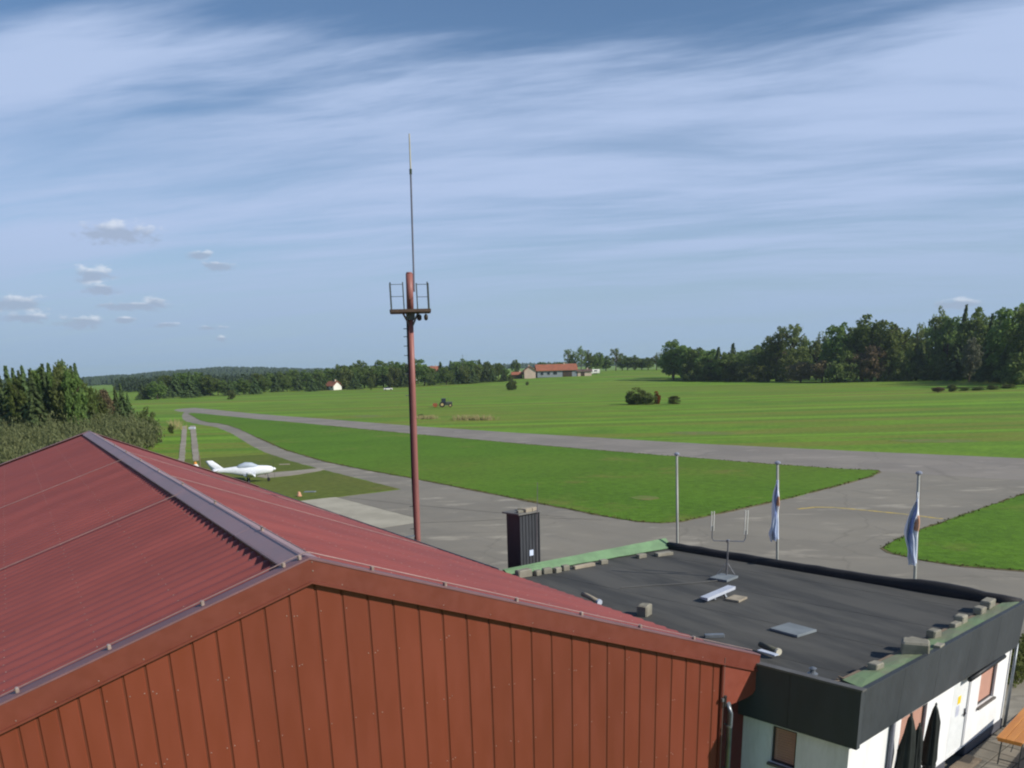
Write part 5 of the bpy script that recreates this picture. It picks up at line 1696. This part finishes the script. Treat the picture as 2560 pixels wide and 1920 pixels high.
MID = [
    ('airy', 303.4, 457.6, 3.75, 15.0, 4.0), ('airy', 309.2, 459.7, 3.93, 13.4, 3.5), ('airy', 309.7, 453.3, 3.92, 16.2, 4.5), ('oak', 316.2, 455.0, 4.1, 13.0, 4.0),
    ('oak', 323.8, 455.8, 4.29, 12.2, 5.1), ('oak', 331.0, 456.9, 4.45, 10.0, 4.6), ('airy', 336.1, 453.2, 4.52, 14.3, 5.1), ('oak', 342.3, 454.8, 4.63, 9.6, 4.1),
    ('oak', 344.9, 452.8, 4.65, 8.5, 4.6), ('oak', 348.6, 450.1, 4.66, 9.1, 5.2), ('oak', 355.2, 451.3, 4.73, 7.5, 4.7), ('oak', 355.3, 444.9, 4.63, 8.2, 4.6),
    ('airy', 353.2, 433.8, 4.41, 10.8, 4.6), ('oak', 350.3, 423.3, 4.15, 8.7, 4.5), ('oak', 315.0, 544.2, 3.01, 11.5, 4.0), ('oak', 320.7, 517.6, 3.76, 8.5, 4.4),
    ('oak', 325.8, 502.6, 4.15, 7.2, 5.4), ('oak', 315.9, 497.1, 3.95, 6.7, 3.7),
]
LINE = [
    ('oak', 112.3, 460.6, 0.09, 9.7, 4.1), ('oak', 108.8, 436.8, 0.09, 7.5, 3.8), ('oak', 120.0, 466.3, 0.11, 9.9, 4.2), ('spruce', 115.4, 437.5, 0.11, 7.4, 3.7),
    ('oak', 125.4, 463.0, 0.13, 10.7, 4.5), ('oak', 120.4, 437.0, 0.12, 6.8, 3.4), ('oak', 137.1, 481.6, 0.17, 11.2, 4.7), ('spruce', 125.7, 434.7, 0.15, 8.4, 4.2),
    ('oak', 143.8, 481.5, 0.21, 10.2, 4.3), ('spruce', 125.7, 412.3, 0.14, 6.9, 3.5), ('oak', 141.8, 453.0, 0.22, 10.7, 4.5), ('spruce', 133.8, 422.0, 0.18, 6.9, 3.5),
    ('oak', 155.9, 476.4, 0.3, 11.4, 4.8), ('spruce', 144.2, 432.3, 0.24, 7.5, 3.8), ('oak', 152.4, 447.0, 0.3, 12.3, 5.2), ('shrub', 146.2, 421.8, 0.26, 9.9, 5.0),
    ('oak', 158.0, 448.1, 0.34, 11.9, 5.0), ('spruce', 145.5, 405.6, 0.24, 8.0, 4.0), ('oak', 167.2, 458.0, 0.42, 14.1, 5.9), ('oak', 155.9, 421.6, 0.33, 10.5, 5.2),
    ('oak', 169.9, 451.1, 0.45, 11.8, 5.0), ('shrub', 159.9, 418.0, 0.36, 9.3, 4.7), ('oak', 180.3, 463.3, 0.56, 13.8, 5.8), ('oak', 164.2, 416.3, 0.4, 10.8, 5.4),
    ('oak', 183.2, 460.3, 0.61, 11.9, 5.0), ('shrub', 169.5, 418.5, 0.45, 9.3, 4.7), ('oak', 189.8, 468.6, 0.69, 13.6, 5.7), ('shrub', 167.8, 409.3, 0.42, 9.9, 5.0),
    ('oak', 190.6, 458.6, 0.72, 13.1, 5.5), ('spruce', 166.7, 395.4, 0.39, 9.1, 4.5), ('spruce', 188.8, 443.5, 0.7, 11.0, 4.6), ('shrub', 177.5, 412.4, 0.53, 7.8, 3.9),
    ('oak', 192.0, 436.3, 0.75, 13.4, 5.6), ('oak', 180.2, 401.4, 0.54, 10.6, 5.3), ('oak', 196.9, 437.7, 0.83, 8.7, 3.7), ('shrub', 180.6, 394.3, 0.53, 6.3, 3.1),
    ('oak', 204.3, 444.6, 0.96, 8.3, 3.5), ('oak', 193.5, 415.2, 0.75, 6.0, 3.0), ('spruce', 199.0, 421.8, 0.85, 10.9, 4.6), ('oak', 187.5, 391.1, 0.6, 8.7, 4.3),
    ('spruce', 213.4, 439.1, 1.14, 11.2, 4.7), ('spruce', 193.6, 390.8, 0.68, 9.1, 4.5), ('oak', 211.1, 427.5, 1.08, 10.9, 4.6), ('shrub', 200.3, 401.0, 0.81, 8.6, 4.3),
    ('oak', 216.4, 430.9, 1.19, 11.8, 5.0), ('shrub', 197.6, 387.8, 0.72, 8.7, 4.3), ('oak', 227.9, 446.3, 1.47, 10.9, 4.6), ('spruce', 199.2, 385.9, 0.73, 8.8, 4.4),
    ('oak', 217.3, 420.2, 1.18, 11.5, 4.8), ('shrub', 204.6, 390.9, 0.84, 9.0, 4.5), ('spruce', 228.0, 432.8, 1.46, 10.9, 4.6), ('spruce', 208.3, 388.5, 0.88, 7.9, 4.0),
    ('oak', 235.9, 437.7, 1.67, 9.7, 4.1), ('spruce', 211.2, 386.4, 0.91, 6.4, 3.2), ('oak', 244.4, 441.1, 1.9, 8.7, 3.7), ('spruce', 215.3, 382.4, 0.96, 5.9, 3.0),
    ('oak', 235.0, 416.2, 1.56, 6.0, 2.5), ('shrub', 221.1, 385.8, 1.07, 3.2, 1.6),
]
LEFTLINE = [
    ('spruce', 56.2, 401.6, 0.02, 9.1, 4.1), ('oak', 63.1, 431.8, 0.02, 10.1, 4.5), ('spruce', 65.8, 426.4, 0.02, 10.7, 4.8), ('oak', 70.0, 431.0, 0.02, 11.0, 5.0),
    ('spruce', 66.6, 392.5, 0.02, 10.9, 4.9), ('oak', 75.5, 426.8, 0.03, 10.8, 4.9), ('spruce', 76.9, 419.9, 0.03, 10.5, 4.7), ('oak', 78.5, 414.5, 0.03, 9.9, 4.5),
    ('oak', 83.9, 423.8, 0.04, 7.8, 3.5), ('oak', 84.5, 411.7, 0.04, 6.9, 3.5), ('spruce', 85.5, 403.1, 0.04, 7.2, 3.5), ('oak', 93.3, 424.7, 0.05, 6.3, 3.5),
    ('oak', 94.5, 417.8, 0.06, 7.3, 3.5), ('oak', 98.5, 423.3, 0.06, 6.8, 3.5), ('spruce', 97.5, 407.5, 0.06, 7.9, 3.6), ('spruce', 46.9, 391.6, 0.01, 6.4, 3.5),
    ('oak', 55.0, 429.0, 0.01, 6.5, 3.5), ('oak', 51.8, 387.8, 0.01, 7.9, 3.6),
]
LEFT = [
    ('spruce', -6.1, 144.5, 0.0, 11.7, 2.3), ('spruce', -5.0, 160.2, 0.0, 11.5, 2.3), ('spruce', -3.8, 167.5, 0.0, 11.2, 2.2), ('spruce', -2.5, 158.6, 0.0, 11.4, 2.3),
    ('spruce', -1.5, 166.3, 0.0, 11.1, 2.2), ('spruce', -0.6, 170.9, 0.0, 10.7, 2.1), ('spruce', -0.2, 154.3, 0.0, 11.3, 2.3), ('spruce', 0.5, 141.6, 0.0, 10.6, 2.1),
    ('oak', 2.1, 163.2, 0.0, 11.5, 3.2), ('spruce', 2.3, 142.8, 0.0, 11.3, 2.3), ('spruce', 3.8, 158.4, 0.0, 11.6, 2.3), ('oak', 4.2, 147.7, 0.0, 11.0, 3.1),
    ('birch', 6.2, 165.7, 0.0, 12.6, 3.5), ('oak', 5.7, 140.1, 0.0, 10.8, 3.0), ('spruce', 6.1, 141.4, 0.0, 10.9, 2.2), ('spruce', 8.5, 169.3, 0.0, 11.7, 2.3),
    ('oak', 9.3, 170.1, 0.0, 9.1, 2.5), ('oak', 8.6, 148.9, 0.0, 8.2, 2.3), ('shrub', 9.2, 150.6, 0.0, 7.3, 2.0), ('brown', 13.3, 178.2, 0.0, 7.0, 2.0),
    ('spruce', 15.3, 178.0, 0.0, 7.4, 1.5), ('spruce', 16.4, 177.9, 0.0, 7.9, 1.6), ('spruce', 17.4, 177.8, 0.0, 6.1, 1.2), ('birch', 4.3, 141.3, 0.0, 11.4, 3.2),
    ('spruce', 7.1, 172.2, 0.0, 10.2, 2.0), ('oak', -1.4, 154.8, 0.0, 10.3, 2.9), ('oak', 2.9, 146.0, 0.0, 10.1, 2.8), ('oak', 1.7, 173.0, 0.0, 10.2, 2.9),
]
BUSH = [
    ('bush', 119.9, 149.3, 0, 3.6, 2.2), ('bush', 121.1, 146.8, 0, 2.5, 1.6), ('orange', 123.3, 146.3, 0, 3.2, 0.9), ('bush', 125.0, 142.6, 0, 2.0, 1.7),
    ('bush', 169.5, 293.6, 0, 4.2, 2.3), ('bush', 198.7, 331.3, 0, 1.8, 0.9), ('bush', 71.7, 339.2, 0, 3.7, 1.9), ('slimtree', 142.3, 376.2, 0, 5.8, 1.5),
    ('bush', 64.5, 143.4, 0, 0.9, 0.7), ('brown', 195.1, 127.6, 0, 1.4, 1.7), ('bush', 200.2, 127.4, 0, 2.0, 1.5), ('brown', 205.4, 127.6, 0, 1.4, 2.2),
    ('brown', 208.5, 125.9, 0, 1.5, 2.2), ('brown', 213.9, 125.7, 0, 1.6, 2.5), ('brown', 222.0, 126.6, 0, 1.6, 2.8), ('bush', 15.7, 139.1, 0, 4.5, 1.3),
    ('bush', 19.2, 140.9, 0, 1.7, 0.5),
]

RIGHT += [('oak', 264.5, 287.5, 0.7, 13.4, 4.8), ('shrub', 259.5, 287.0, 0.7, 8.2, 4.4), ('oak', 268.0, 300.0, 0.8, 12.6, 4.8), ('shrub', 261.0, 268.0, 0.5, 8.0, 4.2)]
BUSH = [(('bush', x, y, z, h * 0.8, w * 0.8) if i in (11, 12, 13, 14) else (k, x, y, z, h, w)) for i, (k, x, y, z, h, w) in enumerate(BUSH)]
BUSH = [(('bush', x, y, z, h * 1.05, w * 1.35) if i in (0, 1) else (k, x, y, z, h, w)) for i, (k, x, y, z, h, w) in enumerate(BUSH)]
KN = dict(oak='broadleaf_tree', spruce='spruce_tree', airy='slender_tree', poplar='poplar_tree', shrub='tall_shrub', brown='autumn_shrub', pale='silver_tree', birch='birch_tree')
RL = dict(oak='dark round-crowned broadleaf tree in the wood on the right', spruce='dark pointed spruce in the wood on the right',
          airy='tall thin-crowned tree with sky showing through in the right-hand wood', poplar='narrow columnar tree standing in the right-hand wood',
          shrub='green shrub at the foot of the right-hand wood', brown='brownish autumn shrub at the foot of the right-hand wood',
          pale='pale silvery tree among dark spruces near the right edge')
ORD = ('first', 'second', 'third', 'fourth', 'fifth', 'sixth', 'seventh', 'eighth', 'ninth', 'tenth', 'eleventh', 'twelfth', 'thirteenth', 'fourteenth', 'fifteenth',
       'sixteenth', 'seventeenth', 'eighteenth', 'nineteenth', 'twentieth', 'twenty-first', 'twenty-second', 'twenty-third', 'twenty-fourth')


def ranked(rows):
    """each row with its place from the left among its own kind, as seen from the camera"""
    out = []
    for k in sorted({r[0] for r in rows}):
        same = sorted((r for r in rows if r[0] == k), key=lambda r: atan2(r[1] - CAM.x, r[2] - CAM.y))
        out += [(r, ORD[i], len(same)) for i, r in enumerate(same)]
    return out


def grove(rows, names, where, grp, hs=1.0, ws=1.0):
    for (k, x, y, z, h, w), o, n in ranked(rows):
        lab = (names[k] + ' ' + where) if n == 1 else o + ' ' + names[k] + ' from the left ' + where
        plant(k, x, y, z, h * hs, w * ws, KN[k], lab, 'shrub' if k in ('shrub', 'brown') else 'tree', grp)


grove(RIGHT, dict(oak='dark round-crowned tree', spruce='dark pointed spruce', airy='tall thin-crowned tree', poplar='narrow columnar tree', shrub='green shrub',
                  brown='brownish autumn shrub', pale='pale silvery tree'), 'at the front of the right-hand wood', 'wood on the right', 1.04, 1.25)
# the wood is several trees deep: a second rank behind the visible edge
for (k, x, y, z, h, w) in RIGHT[:27:1]:
    d = Vector((x - CAM.x, y - CAM.y, 0)).normalized()
    dd = _tr.uniform(14, 30)
    kk = 'oak' if k != 'spruce' else 'spruce'
    plant(kk, x + d.x * dd + _tr.uniform(-6, 6), y + d.y * dd + _tr.uniform(-6, 6), 0, h * _tr.uniform(0.72, 0.92), w * 1.15, KN[kk],
          'broadleaf tree half hidden behind the front row of the right-hand wood' if kk == 'oak' else 'spruce half hidden behind the front row of the right-hand wood', 'tree', 'hidden rank of the right wood: ' + kk)
grove(MID, dict(oak='round tree', airy='thin-crowned tree'), 'in the row on the crest behind the farm', 'trees on the crest')
for (k, x, y, z, h, w) in LINE:
    plant(k, x, y, z, h, w, KN[k], {'oak': 'round broadleaf tree in the far tree line behind the mast', 'spruce': 'pointed spruce in the far tree line behind the mast',
          'shrub': 'low shrub at the foot of the far tree line behind the mast'}[k], 'shrub' if k == 'shrub' else 'tree', 'far tree line: ' + k)
grove(LEFTLINE, dict(oak='round tree', spruce='dark spruce'), 'in the far wood beyond the runway end', 'wood beyond the runway end')
grove([(k, x, y, z, h, w * (0.62 if k in ('oak', 'birch') else 1.0)) for (k, x, y, z, h, w) in LEFT],
      dict(oak='broadleaf tree', spruce='pointed spruce', birch='white-stemmed birch', shrub='green shrub', brown='brownish bush'), 'in the wood at the left edge', 'wood at the left edge')
BL = ['largest dark bush of the clump on the meadow', 'middle low bush of the clump on the meadow', 'orange autumn bush at the right of the meadow clump', 'lone dark bush right of the meadow clump',
      'round bush on the far meadow below the farm', 'tiny shrub right of the round bush below the farm', 'lone bush beyond the runway at left', 'lone dark tree in front of the far tree line',
      'low dark bush beside the runway right of the mast', 'russet bush at the left end of the far right hedge', 'green bush in the far right hedge', 'low hedge bush, first right of the russet and green pair at far right',
      'low hedge bush, second right of the russet and green pair at far right', 'low hedge bush, third right of the russet and green pair at far right', 'low hedge bush nearest the right picture edge', 'tall bush at the corner of the thicket',
      'small bush between thicket and twin tracks']
for (k, x, y, z, h, w), lab in zip(BUSH, BL):
    plant(k, x, y, z, h, w, 'lone_tree' if k == 'slimtree' else 'bush', lab, 'tree' if k == 'slimtree' else 'bush')
# dry reeds beside the runway
def reeds(x0, y0, x1, y1, n, h, label, seed):
    r = random.Random(seed)
    mb = MB()
    for _ in range(n):
        t = r.random()
        x, y = x0 + (x1 - x0) * t + r.gauss(0, 0.7), y0 + (y1 - y0) * t + r.gauss(0, 0.7)
        hh = h * r.uniform(0.5, 1.1)
        a = r.uniform(0, pi)
        dx, dy = cos(a) * 0.05, sin(a) * 0.05
        lx, ly = r.gauss(0, 0.18), r.gauss(0, 0.18)
        mb.add([(x - dx, y - dy, 0), (x + dx, y + dy, 0), (x + lx + dx * 0.4, y + ly, hh), (x + lx - dx * 0.4, y + ly, hh)], [(0, 1, 2, 3)])
    o = put('dry_reeds', mb, mat('dry_reed', lin(158, 148, 104), lin(130, 124, 78), scale=1.5, rough=0.9), kind='stuff')
    tag(o, label, 'reeds')


reeds(66.4, 131.8, 70.4, 126.0, 380, 0.9, 'tan dry reeds in a clump beside the runway', 1)
reeds(63.5, 141.5, 65.0, 139.0, 260, 0.7, 'thin dry grass beside the low bush near the runway', 2)
reeds(22.0, 150.0, 25.0, 176.0, 110, 1.0, 'dry grass tufts at the upper end of the twin tracks', 3)
# willow thicket between the hangar and the wood at left: one mass
def thicket():
    r = random.Random(9)
    mb = MB()
    n = 0
    while n < 760:
        dist = r.uniform(52, 165)
        az = r.uniform(-0.13, 0.135)
        edge = 0.062 + 0.075 * sstep(50, 140, dist)
        if az > edge + r.uniform(-0.012, 0.006):
            continue
        x, y = CAM.x + dist * sin(az), CAM.y + dist * cos(az)
        if x > -8.9 and y < 37.5:
            continue
        h = r.uniform(2.6, 4.0) * (1.0 - 0.35 * sstep(edge - 0.03, edge, az)) * (0.8 + 0.25 * sstep(90, 150, dist))
        w = r.uniform(0.9, 1.7)
        for q in range(8):
            a = r.uniform(0, 2 * pi)
            tx, ty = cos(a) * r.uniform(0.2, w), sin(a) * r.uniform(0.2, w)
            hh = h * r.uniform(0.6, 1.08)
            for s in range(16):
                t = r.uniform(0.12, 1)
                p = Vector((x + tx * (0.3 + 0.7 * t) + r.gauss(0, 0.16), y + ty * (0.3 + 0.7 * t) + r.gauss(0, 0.16), hh * t))
                u = Vector((r.gauss(0, 0.45), r.gauss(0, 0.45), 1)).normalized() * r.uniform(0.12, 0.3)
                v = Vector((r.gauss(0, 1), r.gauss(0, 1), r.gauss(0, 0.3))).normalized() * r.uniform(0.05, 0.12)
                mb.add([p - u, p - v, p + u, p + v], [(0, 1, 2, 3)])
        n += 1
    o = put('thicket', mb, LM['willow'], kind='stuff')
    tag(o, 'dense olive-green willow thicket behind the hangar roof at left', 'thicket')


thicket()
# wooded ridges on the horizon: one mass
def far_forest():
    r = random.Random(12)
    mb = MB()
    for _ in range(5200):
        if r.random() < 0.72:
            az = r.uniform(-0.12, 0.36)
            dist = r.uniform(1500, 2650) if r.random() < 0.6 else r.uniform(2300, 2650)
            if dist < 1900 and r.random() < 0.5:
                dist = r.uniform(1450, 1700)
        else:
            az = r.uniform(0.36, 1.1)
            dist = r.uniform(2200, 2700)
        x, y = CAM.x + dist * sin(az), CAM.y + dist * cos(az)
        z = ground_h(x, y)
        h, w = r.uniform(9, 15), r.uniform(4.5, 8)
        mb.lathe([(w * 0.6, 0), (w * r.uniform(0.85, 1.1), h * 0.35), (w * r.uniform(0.5, 0.8), h * 0.72), (w * 0.1, h)], 6, (x, y, z - 1), lambda k, i: r.uniform(0.8, 1.2))
    for _ in range(900):
        az = r.uniform(0.10, 0.30)
        dist = r.uniform(640, 800) if az < 0.22 else r.uniform(600, 720)
        if r.random() < 0.25:
            continue
        x, y = CAM.x + dist * sin(az), CAM.y + dist * cos(az)
        z = ground_h(x, y)
        h, w = r.uniform(6, 10.5), r.uniform(2.2, 3.6)
        c = Vector((x, y, z + h * 0.5))
        leafquads(mb, c, (w, w, h * 0.5), 34, 0.75, r)
    o = put('far_forest', mb, leaf_material('far_wood', lin(60, 72, 50), lin(48, 60, 44), rnd=0.0, trans=0.05), kind='stuff')
    tag(o, 'far dark woods along the horizon', 'forest')


far_forest()
# clipped hedge past the terrace, at the right picture edge
def hedge():
    r = random.Random(4)
    mb = MB()
    a, b = Vector((19.2, 1.5, 0)), Vector((21.8, 2.3, 0))
    for _ in range(2600):
        t = r.random()
        p = a.lerp(b, t) + Vector((r.uniform(-0.35, 0.35), r.uniform(-0.35, 0.35), r.uniform(0.05, 0.95)))
        n = Vector((r.gauss(0, 1), r.gauss(0, 1), r.gauss(0.4, 1))).normalized()
        u = n.orthogonal().normalized()
        v = n.cross(u)
        s = r.uniform(0.03, 0.075)
        mb.add([p - u * s, p - v * s * 0.6, p + u * s, p + v * s * 0.6], [(0, 1, 2, 3)])
    e = empty('hedge', (20.5, 1.9, 0), 0, 'low clipped green hedge beyond the terrace at the right edge', 'hedge')
    put('foliage', mb, LM['shrub'], e)
    st = MB()
    for k in range(10):
        p = a.lerp(b, (k + 0.5) / 10)
        st.tube([p, p + Vector((r.uniform(-.1, .1), r.uniform(-.1, .1), 0.9))], [0.03, 0.01], 5)
    put('stems', st, M_BARK, e)


hedge()
# rough grass tufts along the asphalt edges and the worn lawn
def tufts():
    r = random.Random(6)
    mb = MB()
    def tuft(x, y, h):
        for _ in range(5):
            a = r.uniform(0, 2 * pi)
            dx, dy = cos(a) * 0.03, sin(a) * 0.03
            lx, ly = r.gauss(0, 0.06), r.gauss(0, 0.06)
            mb.add([(x - dx, y - dy, 0.02), (x + dx, y + dy, 0.02), (x + lx, y + ly, h * r.uniform(0.6, 1.2))], [(0, 1, 2)])
    for poly in (ISL1, ISL2):
        for (x0, y0), (x1, y1) in zip(poly, poly[1:]):
            L_ = hypot(x1 - x0, y1 - y0)
            if min(y0, y1) > 110:
                continue
            for _ in range(int(L_ * 9)):
                t = r.random()
                tuft(x0 + (x1 - x0) * t + r.gauss(0, 0.09), y0 + (y1 - y0) * t + r.gauss(0, 0.09), r.uniform(0.05, 0.13))
    o = put('edge_grass', mb, mat('edge_grass', lin(92, 104, 48), lin(116, 104, 62), scale=0.8, rough=0.9), kind='stuff')
    tag(o, 'ragged grass blades along the asphalt edges', 'grass')


tufts()

# ------------------------------------------------------------------ thin autumn haze
hz = MB().box(-5600, 5600, -5600, 5600, -1.5, 62)
ho = put('haze', hz, None, kind='stuff')
tag(ho, 'thin pale autumn haze over the fields', 'haze')
hm = D.materials.new('haze_air')
hm.use_nodes = True
nt = hm.node_tree
nt.nodes.clear()
N = NT(nt)
out = N.n('ShaderNodeOutputMaterial')
pv = N.n('ShaderNodeVolumePrincipled')
pv.inputs['Color'].default_value = (0.70, 0.83, 1.0, 1)
pv.inputs['Density'].default_value = 0.00011
pv.inputs['Anisotropy'].default_value = 0.2
N.l(pv.outputs[0], out.inputs['Volume'])
ho.data.materials.append(hm)
